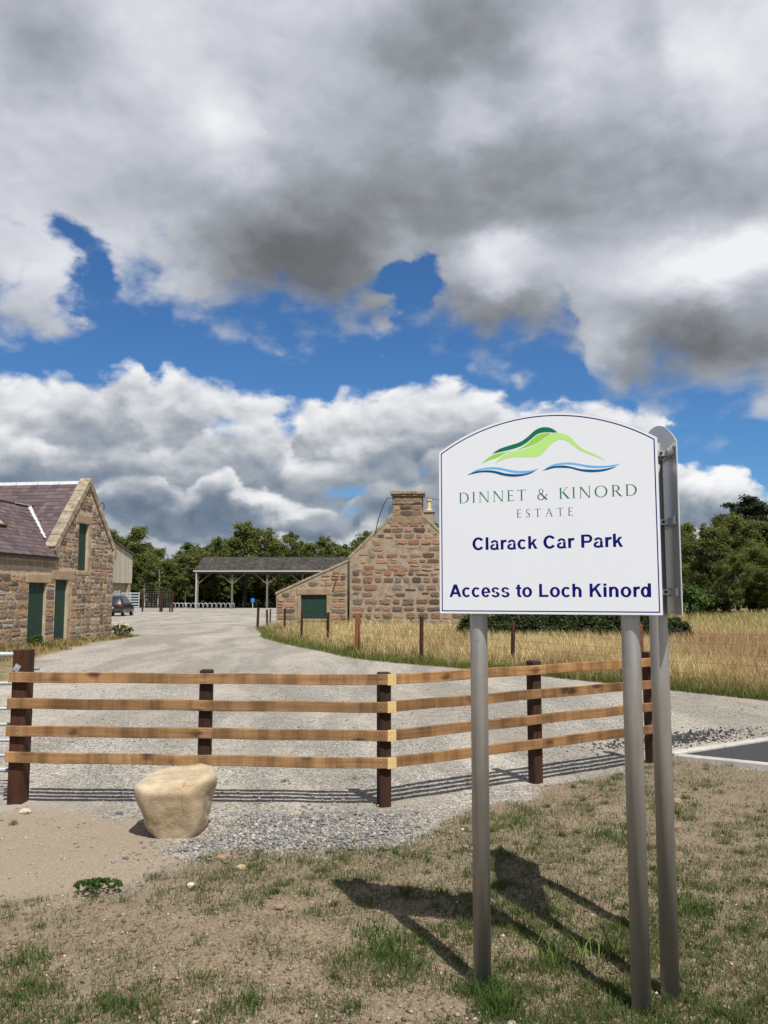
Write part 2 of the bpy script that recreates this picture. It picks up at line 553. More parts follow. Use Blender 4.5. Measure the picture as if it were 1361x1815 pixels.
M['green_board'] = plain('green painted board', (.012, .040, .028), 0.55, 0, 0.4, 0.22, 5)
M['rail'] = wood_mat('new sawn pine rail', (.30, .172, .078), (.185, .098, .042), (.060, .025, .011))
M['end_grain'] = mottled('pale sawn end grain', (.52, .36, .15), (.62, .46, .22), 30, 0.8)
M['post_dark'] = wood_mat('dark treated post', (.056, .024, .014), (.016, .008, .006), (.012, .006, .004), False, 0.7, 0.75, 0.5)
M['post_red'] = wood_mat('red brown gate post', (.078, .028, .014), (.018, .008, .006), (.015, .006, .004), False, 0.5, 0.7, 0.6)
M['post_rust'] = wood_mat('orange brown fence post', (.20, .080, .028), (.095, .036, .014), (.03, .012, .006), False, 0.7)
M['wood_grey'] = wood_mat('grey weathered timber', (.38, .35, .29), (.22, .195, .155), (.08, .06, .05), False, 0.8)
M['wood_grey_dark'] = wood_mat('weathered shed timber', (.17, .155, .125), (.085, .075, .06), (.08, .06, .05), False, 0.8)
M['galv'] = plain('galvanised steel', (.56, .58, .60), 0.42, 0.75, 0.5, 0.14, 9)
M['galv_pale'] = plain('bright galvanised gate', (.46, .50, .54), 0.45, 0.35, 0.5, 0.1, 9)
M['wire'] = plain('fence wire', (.20, .19, .18), 0.5, 0.6)
M['black'] = plain('black rubber', (.018, .018, .019), 0.6)
M['pot'] = plain('buff chimney pot', (.58, .46, .28), 0.7, 0, 0.3)
M['asphalt'] = mottled('asphalt', (.030, .031, .033), (.062, .062, .064), 60, 0.9, bump=0.6, dist=0.008)
M['kerb'] = mottled('concrete kerb', (.34, .325, .295), (.46, .44, .40), 9, 0.9, rvar=0.06)
M['sheet'] = mottled('corrugated fibre cement', (.036, .032, .030), (.098, .090, .083), 1.6, 0.95, spec=0.05, detail=7, rvar=0.14, stretch=(1, .5, .5))
M['bird_blue'] = plain('blue notice', (.02, .17, .50), 0.5)

def sign_mat(name, col, rough=0.35):
    m, b, p = new_mat(name)
    n = b.noise(obj_co(b), 3.0, 4, 0.6)
    c = b.v('SCALE', col, scale=b.m('MULTIPLY_ADD', n, 0.06, 0.97))
    finish(b, p, c, rough, 0, 0.4 if max(col) > .7 else 0.12)
    return m
M['sign_white'] = sign_mat('white sign face', (.755, .785, .83))
M['navy'] = sign_mat('navy vinyl', (.003, .005, .135))
M['letter_green'] = sign_mat('green vinyl', (.022, .155, .085))
M['letter_slate'] = sign_mat('slate blue vinyl', (.045, .085, .18))
M['dark_green'] = sign_mat('dark green vinyl', (.010, .165, .085))
M['mid_green'] = sign_mat('grass green vinyl', (.30, .62, .075))
M['light_green'] = sign_mat('light green vinyl', (.47, .78, .22))
M['light_blue'] = sign_mat('light blue vinyl', (.13, .47, .80))
M['dark_blue'] = sign_mat('dark blue vinyl', (.008, .085, .24))

def brushed(name):
    """dull rolled aluminium with faint vertical streaks, dirt near the ground"""
    m, b, p = new_mat(name)
    co = obj_co(b)
    n = b.noise(b.v('MULTIPLY', co, (14, 14, 1.2)), 2.0, 5, 0.6)
    n2 = b.noise(co, 18, 5, 0.7)
    col = b.ramp(n, [(0.3, (.36, .35, .335)), (0.7, (.50, .49, .47))])
    col = b.mix(b.mr(n2, 0.62, 0.72, 0.0, 0.5), col, (.22, .19, .16))
    finish(b, p, col, b.m('MULTIPLY_ADD', n2, 0.25, 0.38), 0.78, 0.5, n2, 0.05, 0.002)
    return m
M['alu'] = brushed('dull aluminium post')
M['alu_sheet'] = plain('aluminium sheet', (.56, .57, .58), 0.40, 0.70, 0.5, 0.06, 3)

# ================================================================== ground
EDGE = [(-6.8, 45.3), (-5.6, 38.5), (-4.26, 32.0), (-2.56, 27.45), (-0.61, 22.54), (0.94, 20.35), (1.92, 19.42), (2.7, 18.56), (3.63, 17.17), (4.49, 16.19),
        (5.13, 14.95), (6.1, 13.59), (8.2, 11.9), (14, 9.6), (80, 4), (120, 118), (2, 118), (-5, 62), (-7.2, 47)]
SOIL = [(-9, 4.6), (-2.12, 4.80), (-1.65, 4.82), (-1.44, 4.96), (-1.33, 5.40), (-1.09, 5.57), (-.72, 5.53), (-.29, 5.57), (.07, 5.75), (.36, 6.15), (.75, 6.78), (1.47, 7.46),
        (2.3, 8.28), (2.9, 8.72), (3.7, 8.2), (9.2, 4.9), (9.2, -6), (-9, -6)]
SAND = [(-9, 4.2), (-1.6, 4.7), (-1.2, 5.5), (-1.6, 6.3), (-2.3, 6.75), (-3.6, 6.7), (-9, 6.4)]
LOOSE = [(-1.4, 5.6), (-1.05, 5.66), (-.3, 5.64), (.10, 5.8), (.24, 6.15), (.10, 6.5), (-.4, 6.6), (-.95, 6.5), (-1.0, 6.1), (-1.25, 5.9)]
VERGE = [(-7.1, 15.9), (-9.1, 22.1), (-9.95, 26.9), (-10.3, 32), (-10.1, 36.0), (-11.2, 36.6), (-12.6, 26), (-20, 8)]

def zones(x, y):
    n1 = fbm(x, y, 1.7, 4) - .5
    n2 = fbm(x + 40, y, 0.45, 4) - .5
    w = np.clip(np.hypot(x, y) / 25.0, 0.25, 2.0)
    soil = sstep(poly_sd(x, y, SOIL) + n1 * .55, -.13, .16)
    mead = sstep(poly_sd(x, y, EDGE) + n1 * .5 * w + n2 * .5, -.16 * w, .2 * w)
    loose = sstep(poly_sd(x, y, LOOSE) + n1 * .5, -.12, .22)
    sand = sstep(poly_sd(x, y, SAND) + n1 * .6, -.18, .3)
    verge = sstep(poly_sd(x, y, VERGE) + n1 * .6 + n2 * .5, -.2, .25)
    wood = sstep(y + n2 * 3, 121.5, 123.5)
    return soil, mead, loose, sand, verge, wood

def ground_height(x, y):
    soil, mead, loose, sand, verge, wood = zones(x, y)
    near = sstep(-np.hypot(x, y), -16, -9)
    z = (fbm(x, y, 0.8, 3) - .5) * .035 * near
    z = z + (fbm(x, y, 7.0, 4) - .5) * (.012 + .022 * soil + .018 * loose) * near
    z = z + (fbm(x + 7, y, 26.0, 3) - .5) * (.006 + .012 * soil + .010 * loose) * near
    z = z + .03 * loose * near + .02 * sstep(soil, 0.1, .9) * near * np.clip(1 - sand, 0, 1)
    # the meadow climbs gently towards the trees on the right
    z = z + mead * sstep(x, 6, 42) * sstep(y, 16, 58) * 0.55
    return z

def grid_axis(lo, d0, d1, hi, step, grow):
    a = list(np.arange(d0, d1, step))
    s = step; p = a[-1]
    while p < hi:
        s = min(s * grow, max(step, 60)); p += s; a.append(p)
    s = step; p = a[0]; pre = []
    while p > lo:
        s *= grow; p -= s; pre.append(p)
    return np.array(pre[::-1] + a)

def build_ground():
    gx = grid_axis(-2500, -3.6, 3.6, 2500, .048, 1.035)
    gy = grid_axis(-300, 2.9, 9.4, 3200, .048, 1.028)
    X, Y = np.meshgrid(gx, gy)
    x, y = X.ravel(), Y.ravel()
    soil, mead, loose, sand, verge, wood = zones(x, y)
    z = ground_height(x, y)
    nx, ny = len(gx), len(gy)
    i = np.arange(nx * ny).reshape(ny, nx)
    f = np.stack([i[:-1, :-1].ravel(), i[:-1, 1:].ravel(), i[1:, 1:].ravel(), i[1:, :-1].ravel()], 1)
    za = np.stack([soil, mead, loose, sand], 1)
    zb = np.stack([verge, wood, fbm(x, y, 1.1, 4), np.ones_like(x)], 1)
    m, b, p = new_mat('ground')
    A = attr(b, 'zone_a'); B = attr(b, 'zone_b')
    sa = b.node('ShaderNodeSeparateColor'); b.put(sa.inputs[0], A['Color'])
    sb = b.node('ShaderNodeSeparateColor'); b.put(sb.inputs[0], B['Color'])
    pos = b.node('ShaderNodeNewGeometry').outputs['Position']
    fine = b.noise(pos, 60, 5, 0.7)
    grit = b.voro(pos, 70, 'F1', 1.0, 'Color')
    mid = b.noise(pos, 5, 5, 0.6)
    big = b.noise(pos, 0.55, 5, 0.55)
    broad = b.noise(pos, 0.16, 4, 0.55)
    gs = b.node('ShaderNodeSeparateColor'); b.put(gs.inputs[0], grit)
    # compacted car park gravel: grey grit with tan worn patches
    g = b.ramp(gs.outputs[0], [(0.0, (.060, .056, .050)), (0.25, (.19, .176, .152)), (0.70, (.315, .29, .25)), (1.0, (.47, .44, .39))])
    g = b.mix(b.mr(big, 0.42, 0.66, 0.0, 0.75), g, b.ramp(fine, [(0.3, (.235, .205, .165)), (0.7, (.36, .325, .27))]))
    g = b.mix(b.mr(broad, 0.56, 0.72, 0.0, 0.6), g, (.43, .40, .345))
    track = b.noise(b.v('MULTIPLY', b.v('ADD', pos, b.v('SCALE', b.noise(pos, .08, 2, .5, col=True), scale=6.0)), (1.1, .10, 1)), 0.9, 4, 0.6)
    g = b.v('SCALE', g, scale=b.mr(track, 0.36, 0.62, 0.80, 1.12))
    g = b.v('SCALE', g, scale=b.m('MULTIPLY_ADD', mid, 0.8, 0.68))
    # soil
    s_ = b.ramp(fine, [(0.28, (.080, .059, .038)), (0.5, (.200, .153, .102)), (0.72, (.315, .255, .182))])
    s_ = b.v('SCALE', s_, scale=b.m('MULTIPLY_ADD', mid, 0.55, 0.76))
    s_ = b.mix(b.mr(big, 0.45, 0.65, 0.0, 0.35), s_, (.19, .155, .112))
    sd = b.ramp(fine, [(0.25, (.165, .13, .09)), (0.5, (.27, .218, .158)), (0.78, (.37, .315, .24))])
    lo = b.ramp(gs.outputs[1], [(0.0, (.06, .06, .062)), (0.5, (.185, .18, .172)), (1.0, (.36, .345, .315))])
    me_ = b.ramp(mid, [(0.3, (.10, .085, .035)), (0.7, (.24, .18, .085))])
    vg = b.ramp(mid, [(0.3, (.065, .075, .025)), (0.5, (.19, .15, .075)), (0.7, (.27, .20, .11))])
    wd_ = b.ramp(mid, [(0.3, (.02, .028, .010)), (0.7, (.06, .062, .024))])
    c = b.mix(sa.outputs[2], g, lo)
    c = b.mix(A['Alpha'], c, sd)
    c = b.mix(sa.outputs[0], c, b.mix(b.m('MULTIPLY', A['Alpha'], 0.6), s_, sd))
    c = b.mix(sa.outputs[1], c, me_)
    c = b.mix(sb.outputs[0], c, vg)
    c = b.mix(sb.outputs[1], c, wd_)
    h = b.m('ADD', fine, b.m('MULTIPLY', gs.outputs[2], 0.6))
    finish(b, p, c, 0.95, 0, 0.15, h, 0.55, 0.012)
    me = np_mesh('ground', np.stack([x, y, z], 1), f, {'zone_a': za, 'zone_b': zb}, m, smooth=True)
    o = new_obj('ground', me)
    tag(o, kind='structure')
build_ground()

# hills on the horizon
def build_hills():
    a = np.radians(np.linspace(-75, 75, 220))
    vs = []; rows = 7
    for k in range(rows):
        t = k / (rows - 1)
        rr = 2100 + 900 * t
        hgt = (fbm(a * 9 + 3, a * 0 + 2.2, 1.0, 5) * 75 + 25) * math.sin(math.pi * min(t, .75) / 1.5) ** 1.2 - 4
        vs.append(np.stack([np.sin(a) * rr, np.cos(a) * rr, hgt], 1))
    v = np.concatenate(vs)
    n = len(a)
    i = np.arange(n * rows).reshape(rows, n)
    f = np.stack([i[:-1, :-1].ravel(), i[:-1, 1:].ravel(), i[1:, 1:].ravel(), i[1:, :-1].ravel()], 1)
    m = mottled('hazed heather hillside', (.045, .055, .06), (.075, .085, .085), 0.01, 0.95, bump=0.0)  # slate grey tint in the colour stands in for distance haze
    o = new_obj('hills', np_mesh('hills', v, f, None, m, True))
    tag(o, kind='structure')
build_hills()

# asphalt lane and its kerbs
def build_lane():
    mb = MB()
    poly = [(2.98, 8.78), (4.32, 9.62), (9.2, 12.6), (14, 14), (14, 2.6), (9.2, 5.05), (3.72, 8.24)]
    mb.add([(x, y, 0.040) for x, y in poly], [tuple(range(len(poly)))])
    tag(mb.build('asphalt_road', M['asphalt']), kind='structure')
    dirt = MB()
    def run(name, label, pts):
        t = thing(name, label, 'kerb', (*pts[0], 0))
        k = 0
        for (x0, y0), (x1, y1) in zip(pts[:-1], pts[1:]):
            L = math.hypot(x1 - x0, y1 - y0); n = max(1, round(L / 0.92))
            dx, dy = (x1 - x0) / L, (y1 - y0) / L
            for i in range(n):
                a = L * i / n + .004; e = L * (i + 1) / n - .004
                m = MB()
                m.beam((x0 - pts[0][0] + dx * a, y0 - pts[0][1] + dy * a, -.06), (x0 - pts[0][0] + dx * e, y0 - pts[0][1] + dy * e, -.06), .105, .25 + random.uniform(-.004, .004))
                m.build('kerb_stone', M['kerb'], t, 0.008)
    run('kerb', 'pale concrete kerb between the gravel and the asphalt lane', [(2.93, 8.80), (4.29, 9.66), (9.2, 12.66)])
    run('kerb', 'pale concrete kerb between the asphalt lane and the sparse verge', [(2.97, 8.70), (3.70, 8.21), (9.2, 5.0)])
build_lane()

# ================================================================== the sign
def ring(cx, cy, rx, ry, wv, wh, a0=0, a1=360, n=26):
    """arc band between two ellipses; angles in degrees"""
    pts = []
    for i in range(n + 1):
        a = R(a0 + (a1 - a0) * i / n)
        pts.append(((cx + rx * math.cos(a), cy + ry * math.sin(a)), (cx + (rx - wv) * math.cos(a), cy + (ry - wh) * math.sin(a))))
    return [[pts[i][0], pts[i + 1][0], pts[i + 1][1], pts[i][1]] for i in range(n)]
def rect(x0, y0, x1, y1):
    return [[(x0, y0), (x1, y0), (x1, y1), (x0, y1)]]
def quad(*p):
    return [list(p)]

def bold_glyphs():
    """heavy grotesque letters, cap height 1"""
    V, Hh, X = 0.225, 0.165, 0.755
    g = {}
    g['A'] = (1.0, quad((0.0, 0), (.24, 0), (.63, 1), (.37, 1)) + quad((1.0, 0), (.76, 0), (.375, 1), (.63, 1)) + rect(.25, .21, .75, .385))
    g['C'] = (1.0, ring(.52, .5, .48, .52, .235, .185, 36, 324))
    g['P'] = (.93, rect(.085, 0, .315, 1) + rect(.30, .83, .60, 1) + rect(.30, .36, .60, .53) + ring(.58, .68, .32, .32, .205, .165, -90, 90))
    g['L'] = (.85, rect(.085, 0, .315, 1) + rect(.30, 0, .80, .17))
    g['K'] = (1.0, rect(.085, 0, .315, 1) + quad((.29, .32), (.29, .60), (.70, 1), (.96, 1)) + quad((.43, .60), (.56, .73), (1.0, 0), (.74, 0)))
    g['l'] = (.39, rect(.08, 0, .31, 1))
    g['i'] = (.39, rect(.08, 0, .31, X) + rect(.08, .83, .31, 1))
    o = ring(.425, X / 2, .385, X / 2 + .02, V, .155)
    g['o'] = (.85, o)
    g['c'] = (.775, ring(.415, X / 2, .375, X / 2 + .02, V, .155, 42, 318))
    g['e'] = (.775, ring(.40, X / 2, .36, X / 2 + .02, V - .005, .145, 0, 322) + rect(.19, .315, .755, .43))
    g['d'] = (.85, ring(.38, X / 2, .34, X / 2 + .02, V, .155) + rect(.545, 0, .77, 1))
    g['h'] = (.85, rect(.08, 0, .30, 1) + ring(.43, X - .335 + .02, .335, .335, V, .16, 0, 168) + rect(.54, 0, .765, X - .31))
    g['n'] = (.85, rect(.08, 0, .30, X) + ring(.43, X - .335 + .02, .335, .335, V, .16, 0, 168) + rect(.54, 0, .765, X - .31))
    g['r'] = (.54, rect(.08, 0, .30, X) + ring(.49, X - .33, .40, .35, .20, .185, 88, 172) + rect(.47, X - .175, .545, X + .02))
    g['t'] = (.46, rect(.12, .14, .345, .95) + rect(.01, .61, .455, X) + ring(.335, .19, .20, .20, .20, .155, 180, 270) + rect(.33, -.01, .455, .145))
    g['k'] = (.775, rect(.08, 0, .30, 1) + quad((.27, .20), (.27, .44), (.51, X), (.76, X)) + quad((.36, .43), (.50, .53), (.79, 0), (.55, 0)))
    g['s'] = (.775, ring(.385, .545, .31, .22, .19, .135, 10, 262) + ring(.385, .20, .335, .22, .195, .14, 188, 442))
    g['a'] = (.775, ring(.385, .495, .31, .27, .19, .15, 8, 168) + rect(.50, .10, .69, .50) + quad((.51, .12), (.69, .12), (.76, 0), (.54, 0))
              + ring(.335, .215, .30, .232, .19, .135, 78, 300) + ring(.40, .24, .25, .255, .14, .15, 225, 325))
    g[' '] = (.387, [])
    return g

def serif_glyphs():
    """inscriptional capitals with fine serifs, cap height 1"""
    T, t, s = .115, .055, .035
    def stem(x, y0=0, y1=1, w=T):
        return rect(x - w / 2, y0, x + w / 2, y1) + foot(x, y0, 1, w) + foot(x, y1, -1, w)
    def foot(x, y, d, w=T):
        k = w / 2 + .10
        return quad((x - k, y), (x + k, y), (x + w / 2, y + d * .05), (x - w / 2, y + d * .05))
    g = {}
    g['I'] = (.36, stem(.18))
    g['D'] = (.98, stem(.20) + rect(.2, 1 - t, .46, 1) + rect(.2, 0, .46, t) + ring(.44, .5, .48, .5, .125, .05, -90, 90))
    g['N'] = (1.02, rect(.15, 0, .15 + t, 1) + foot(.178, 0, 1, t) + quad((.02, 1), (.20, 1), (.205, .94), (.16, .95)) + quad((.10, 1), (.25, 1), (.90, .0), (.80, -.02))
              + rect(.835, 0, .835 + t, 1) + foot(.862, 1, -1, t))
    g['E'] = (.66, stem(.18) + rect(.18, 1 - t, .58, 1) + rect(.18, .49, .52, .49 + t) + rect(.18, 0, .60, t) + quad((.56, 1), (.585, 1), (.60, .86), (.58, .86))
              + quad((.58, 0), (.61, 0), (.66, .16), (.64, .16)) + rect(.50, .42, .52, .61))
    g['T'] = (.80, rect(.40 - T / 2, 0, .40 + T / 2, 1) + foot(.40, 0, 1) + rect(.04, 1 - t, .76, 1) + quad((.04, 1), (.07, 1), (.045, .85), (.02, .85)) + quad((.73, 1), (.76, 1), (.78, .85), (.755, .85)))
    g['K'] = (.86, stem(.20) + quad((.25, .47), (.25, .53), (.64, .98), (.70, .98)) + quad((.33, .55), (.44, .63), (.90, 0), (.72, 0)) + rect(.56, .965, .78, 1) + rect(.70, 0, .96, .03))
    g['O'] = (1.08, ring(.54, .5, .49, .52, .125, .05, 0, 360, 36))
    g['R'] = (.86, stem(.20) + rect(.2, 1 - t, .42, 1) + rect(.2, .46, .42, .46 + t) + ring(.40, .73, .29, .27, .12, .05, -90, 90) + quad((.36, .50), (.48, .48), (.86, 0), (.70, 0)) + rect(.68, 0, .94, .03))
    g['S'] = (.62, ring(.31, .76, .22, .25, .09, .05, 35, 250) + ring(.30, .26, .24, .275, .095, .05, -145, 85) + quad((.10, .70), (.20, .64), (.53, .40), (.44, .30))
              + rect(.49, .78, .51, .96) + rect(.06, .04, .08, .22))
    g['A'] = (.94, quad((.12, 0), (.17, 0), (.50, .92), (.45, 1)) + quad((.74, 0), (.88, 0), (.52, 1), (.44, 1)) + rect(.28, .34, .66, .34 + t) + rect(.04, 0, .28, .03) + rect(.66, 0, .96, .03))
    g['&'] = (.92, ring(.38, .77, .19, .235, .075, .05, 0, 360, 24) + ring(.37, .265, .30, .285, .10, .055, 60, 335) + quad((.24, .62), (.36, .62), (.90, .02), (.74, .0))
              + quad((.62, .14), (.66, .10), (.86, .45), (.82, .47)) + rect(.74, .45, .92, .48))
    g[' '] = (.45, [])
    return g

def lettering(name, text, glyphs, x0, x1, base, cap, depth, mat, parent, track=0.0):
    adv = [glyphs[c][0] + track for c in text]
    W = sum(adv) - track
    k = (x1 - x0) / W
    x = 0; lay = 0; shapes = {}
    for c, a in zip(text, adv):
        if glyphs[c][1]:
            if c not in shapes:
                mb = MB()
                for j, q in enumerate(glyphs[c][1]):
                    # every stroke is its own thin film of vinyl, a hair above the one before
                    mb.add([(u * k, -depth - 0.000012 * (j + 1), v * cap) for u, v in q], [tuple(range(len(q)))])
                shapes[c] = mb.mesh('letter', fix=False)
            new_obj('letter', shapes[c], mat, parent).location = (x0 + x * k, 0, base)
        x += a

def board_outline(hw, z0, zs, zc, n=40, inset=0.0):
    """flat-bottomed board with an arched top"""
    h = zc - zs; r = (hw * hw + h * h) / (2 * h); cz = zc - r
    r2 = r - inset; w = hw - inset
    a = math.asin(w / r2)
    pts = [(-w, z0 + inset), (w, z0 + inset)]
    for i in range(n + 1):
        q = a - 2 * a * i / n
        pts.append((r2 * math.sin(q), cz + r2 * math.cos(q)))
    return pts

def build_sign(label, loc, rz, front):
    """local frame: board in the x-z plane, face towards -y; posts behind it"""
    t = thing('car_park_sign', label, 'sign', loc, rz, 'back to back car park signs')
    hw, z0, zs, zc = .472, 1.574, 2.296, 2.437
    th = .004
    o = board_outline(hw, z0, zs, zc)
    mb = MB().prism(o, 'y', -th / 2, th / 2)
    bo = mb.build('board', M['alu_sheet'], t)
    # printed face sheet, border and print lie on the front
    fs = MB(); fs.prism(board_outline(hw, z0, zs, zc, 40, .0012), 'y', -th / 2 - .0012, -th / 2)
    face = fs.build('printed_face', M['sign_white'], bo)
    d = th / 2 + .0012
    oi, ii = board_outline(hw, z0, zs, zc, 40, .0105), board_outline(hw, z0, zs, zc, 40, .0150)
    mb = MB(); n = len(oi)
    mb.add([(x, -d - .0003, z) for x, z in oi] + [(x, -d - .0003, z) for x, z in ii], [(i, (i + 1) % n, n + (i + 1) % n, n + i) for i in range(n)])
    new_obj('border_line', mb.mesh('border_line', fix=False), M['navy'], bo)
    if front:
        B, S = bold_glyphs(), serif_glyphs()
        lettering('lettering', 'DINNET & KINORD', S, -.3815, .3885, 2.0610, .0475, d, M['letter_green'], bo, .18)
        lettering('lettering', 'ESTATE', S, -.1195, .1255, 1.9880, .0348, d, M['letter_slate'], bo, .42)
        lettering('lettering', 'Clarack Car Park', B, -.3200, .3240, 1.8517, .0553, d, M['navy'], bo, .012)
        lettering('lettering', 'Access to Loch Kinord', B, -.4262, .4335, 1.6470, .0555, d, M['navy'], bo, .012)
        LOGO = {
            'dark_green': [(-.2232, 2.2742), (-.1934, 2.2921), (-.1471, 2.3054), (-.0971, 2.3184), (-.0639, 2.3381), (-.0307, 2.3643), (-.0061, 2.3738), (.0181, 2.3743), (.0421, 2.3667), (.0658, 2.3487), (.0498, 2.3483), (.0298, 2.3514), (.0016, 2.352), (-.0229, 2.3457), (-.0518, 2.3249), (-.0808, 2.3057), (-.1141, 2.2932), (-.1641, 2.2835), (-.1936, 2.2788)],
            'mid_green': [(-.273, 2.2341), (-.2447, 2.2556), (-.2233, 2.2675), (-.1937, 2.2739), (-.1475, 2.2799), (-.1059, 2.2877), (-.0727, 2.3035), (-.0436, 2.326), (-.0189, 2.3429), (.0055, 2.3484), (.0297, 2.3482), (.0353, 2.3445), (.0174, 2.3345), (-.0072, 2.3176), (-.0359, 2.3033), (-.0729, 2.292), (-.1225, 2.2831), (-.1643, 2.2736), (-.1939, 2.259), (-.232, 2.2481)],
            'light_green': [(-.2111, 2.2302), (-.1881, 2.2536), (-.1602, 2.27), (-.1184, 2.2795), (-.073, 2.2871), (-.0319, 2.3006), (.0009, 2.3194), (.0255, 2.3388), (.0497, 2.3458), (.0776, 2.3445), (.1013, 2.3363), (.1246, 2.3184), (.1475, 2.2903), (.1666, 2.2729), (.1972, 2.2549), (.2277, 2.2394), (.2502, 2.2237), (.2614, 2.2135), (.235, 2.227), (.2046, 2.2409), (.174, 2.2565), (.1509, 2.27), (.1317, 2.2858), (.1124, 2.3032), (.0968, 2.3116), (.077, 2.3155), (.057, 2.3113), (.0368, 2.2981), (.0163, 2.2777), (-.0043, 2.258), (-.0247, 2.2495), (-.0491, 2.2479), (-.09, 2.2514), (-.1313, 2.2532), (-.1689, 2.2474)],
            'light_blue': [(-.3225, 2.1936), (-.2965, 2.2071), (-.2622, 2.2134), (-.224, 2.2153), (-.1903, 2.2107), (-.157, 2.2022), (-.1239, 2.1945), (-.0828, 2.1904), (-.046, 2.1915), (-.0135, 2.1977), (-.0339, 2.1892), (-.0584, 2.1833), (-.0912, 2.1811), (-.1241, 2.1838), (-.1572, 2.1923), (-.1905, 2.2008), (-.2241, 2.2061), (-.2623, 2.2067), (-.288, 2.2024)],
            'dark_blue': [(-.3398, 2.1862), (-.3095, 2.1978), (-.2751, 2.2025), (-.2326, 2.2017), (-.199, 2.1947), (-.1656, 2.1846), (-.1324, 2.1794), (-.0912, 2.1778), (-.0584, 2.1817), (-.0298, 2.1889), (-.0503, 2.1779), (-.079, 2.1706), (-.1161, 2.167), (-.1492, 2.1697), (-.1824, 2.1773), (-.2159, 2.1883), (-.2497, 2.1935), (-.2838, 2.1938), (-.3139, 2.1897)],
            'light_blue+': [(.0106, 2.1946), (.039, 2.2083), (.071, 2.2143), (.1066, 2.2153), (.1418, 2.2099), (.1727, 2.2024), (.2112, 2.1953), (.2494, 2.1922), (.2875, 2.193), (.3252, 2.197), (.2986, 2.1876), (.2645, 2.1842), (.2263, 2.1841), (.1879, 2.1896), (.1571, 2.1978), (.1182, 2.2058), (.0867, 2.2077), (.0509, 2.2043), (.0268, 2.1977)],
            'dark_blue+': [(-.0032, 2.1849), (.0228, 2.1979), (.0548, 2.2033), (.0945, 2.2024), (.1258, 2.1949), (.1568, 2.1851), (.1954, 2.1797), (.2338, 2.1774), (.272, 2.1806), (.3099, 2.1869), (.287, 2.1774), (.2565, 2.1697), (.2182, 2.1673), (.1836, 2.1701), (.1489, 2.1784), (.1178, 2.189), (.0864, 2.1933), (.0507, 2.1947), (.0186, 2.1893)]}
        for k, pts in LOGO.items():
            cu = bpy.data.curves.new('logo', 'CURVE')
            cu.dimensions = '2D'; cu.fill_mode = 'BOTH'
            # two smooth edges meeting in points at the tips
            sp = cu.splines.new('BEZIER')
            sp.bezier_points.add(len(pts) - 1)
            for bp, (u, v_) in zip(sp.bezier_points, pts):
                bp.co = (u, v_, 0); bp.handle_left_type = bp.handle_right_type = 'AUTO'
            tips = [min(range(len(pts)), key=lambda i: pts[i][0]), max(range(len(pts)), key=lambda i: pts[i][0])]
            for i in tips:
                sp.bezier_points[i].handle_left_type = sp.bezier_points[i].handle_right_type = 'VECTOR'
            sp.use_cyclic_u = True
            cu.resolution_u = 5
            tmp = bpy.data.objects.new('tmp', cu)
            COL.objects.link(tmp)
            dg = bpy.context.evaluated_depsgraph_get()
            me = bpy.data.meshes.new_from_object(tmp.evaluated_get(dg))
            bpy.data.objects.remove(tmp)
            lo = new_obj('hill_emblem' if 'green' in k else 'wave_emblem', me, M[k.strip('+')], bo)
            me.transform(Matrix(((1, 0, 0, 0), (0, 0, -1, -d - .0004), (0, 1, 0, 0), (0, 0, 0, 1))))
    # stiffening channels across the back, clips and posts
    for z in (1.668, 1.965, 2.262):
        MB().box(-hw + .03, hw - .03, th / 2, th / 2 + .016, z - .018, z + .018).build('channel', M['alu_sheet'], t, .003)
    for px in (-.325, .325):
        x = px + .012
        pb = MB()
        pb.tube([(x, .062, -.25), (x, .062, 2.262 + .045), (x, .062, 2.262 + .05)], [.038, .038, .033], 28)
        po = pb.build('post', M['alu'], t, 0, 1, True)
        for pl in po.data.polygons:
            pl.use_smooth = len(pl.vertices) == 4
        for z in (1.668, 1.965, 2.262):
            c = MB()
            c.tube([(x + .0405 * math.cos(q), .062 + .0405 * math.sin(q), z) for q in np.linspace(-.6, math.pi + .6, 14)], .004, 6)
            c.box(x - .052, x - .034, th / 2 + .016, .062, z - .012, z + .012)
            c.box(x + .034, x + .052, th / 2 + .016, .062, z - .012, z + .012)
            cl = c.build('clip', M['galv'], t)
            e = MB()
            e.tube([(x - .058, .040, z), (x + .075, .040, z)], .0065, 8)
            e.box(x + .055, x + .07, .030, .050, z - .010, z + .010)
            e.build('bolt', M['black'], cl)
    return t
SIGN_A = R(-23)
_t = Vector((math.cos(SIGN_A), math.sin(SIGN_A))); _n = Vector((_t.y, -_t.x))
_c = Vector((.718, 3.625)) + _n * .062 - _t * .012
build_sign('white arched sign lettered Clarack Car Park, facing the verge', (_c.x, _c.y, 0), SIGN_A, True)
# the second board turns its plain aluminium back towards us
_p, _q = Vector((1.170, 3.592)), Vector((1.242, 4.272))
_d = (_q - _p).normalized()
_c2 = (_p + _q) / 2 + Vector((_d.y, -_d.x)) * .062
build_sign('arched sign seen edge-on from its bare aluminium back', (_c2.x, _c2.y, 0), math.atan2(_d.y, _d.x), False)

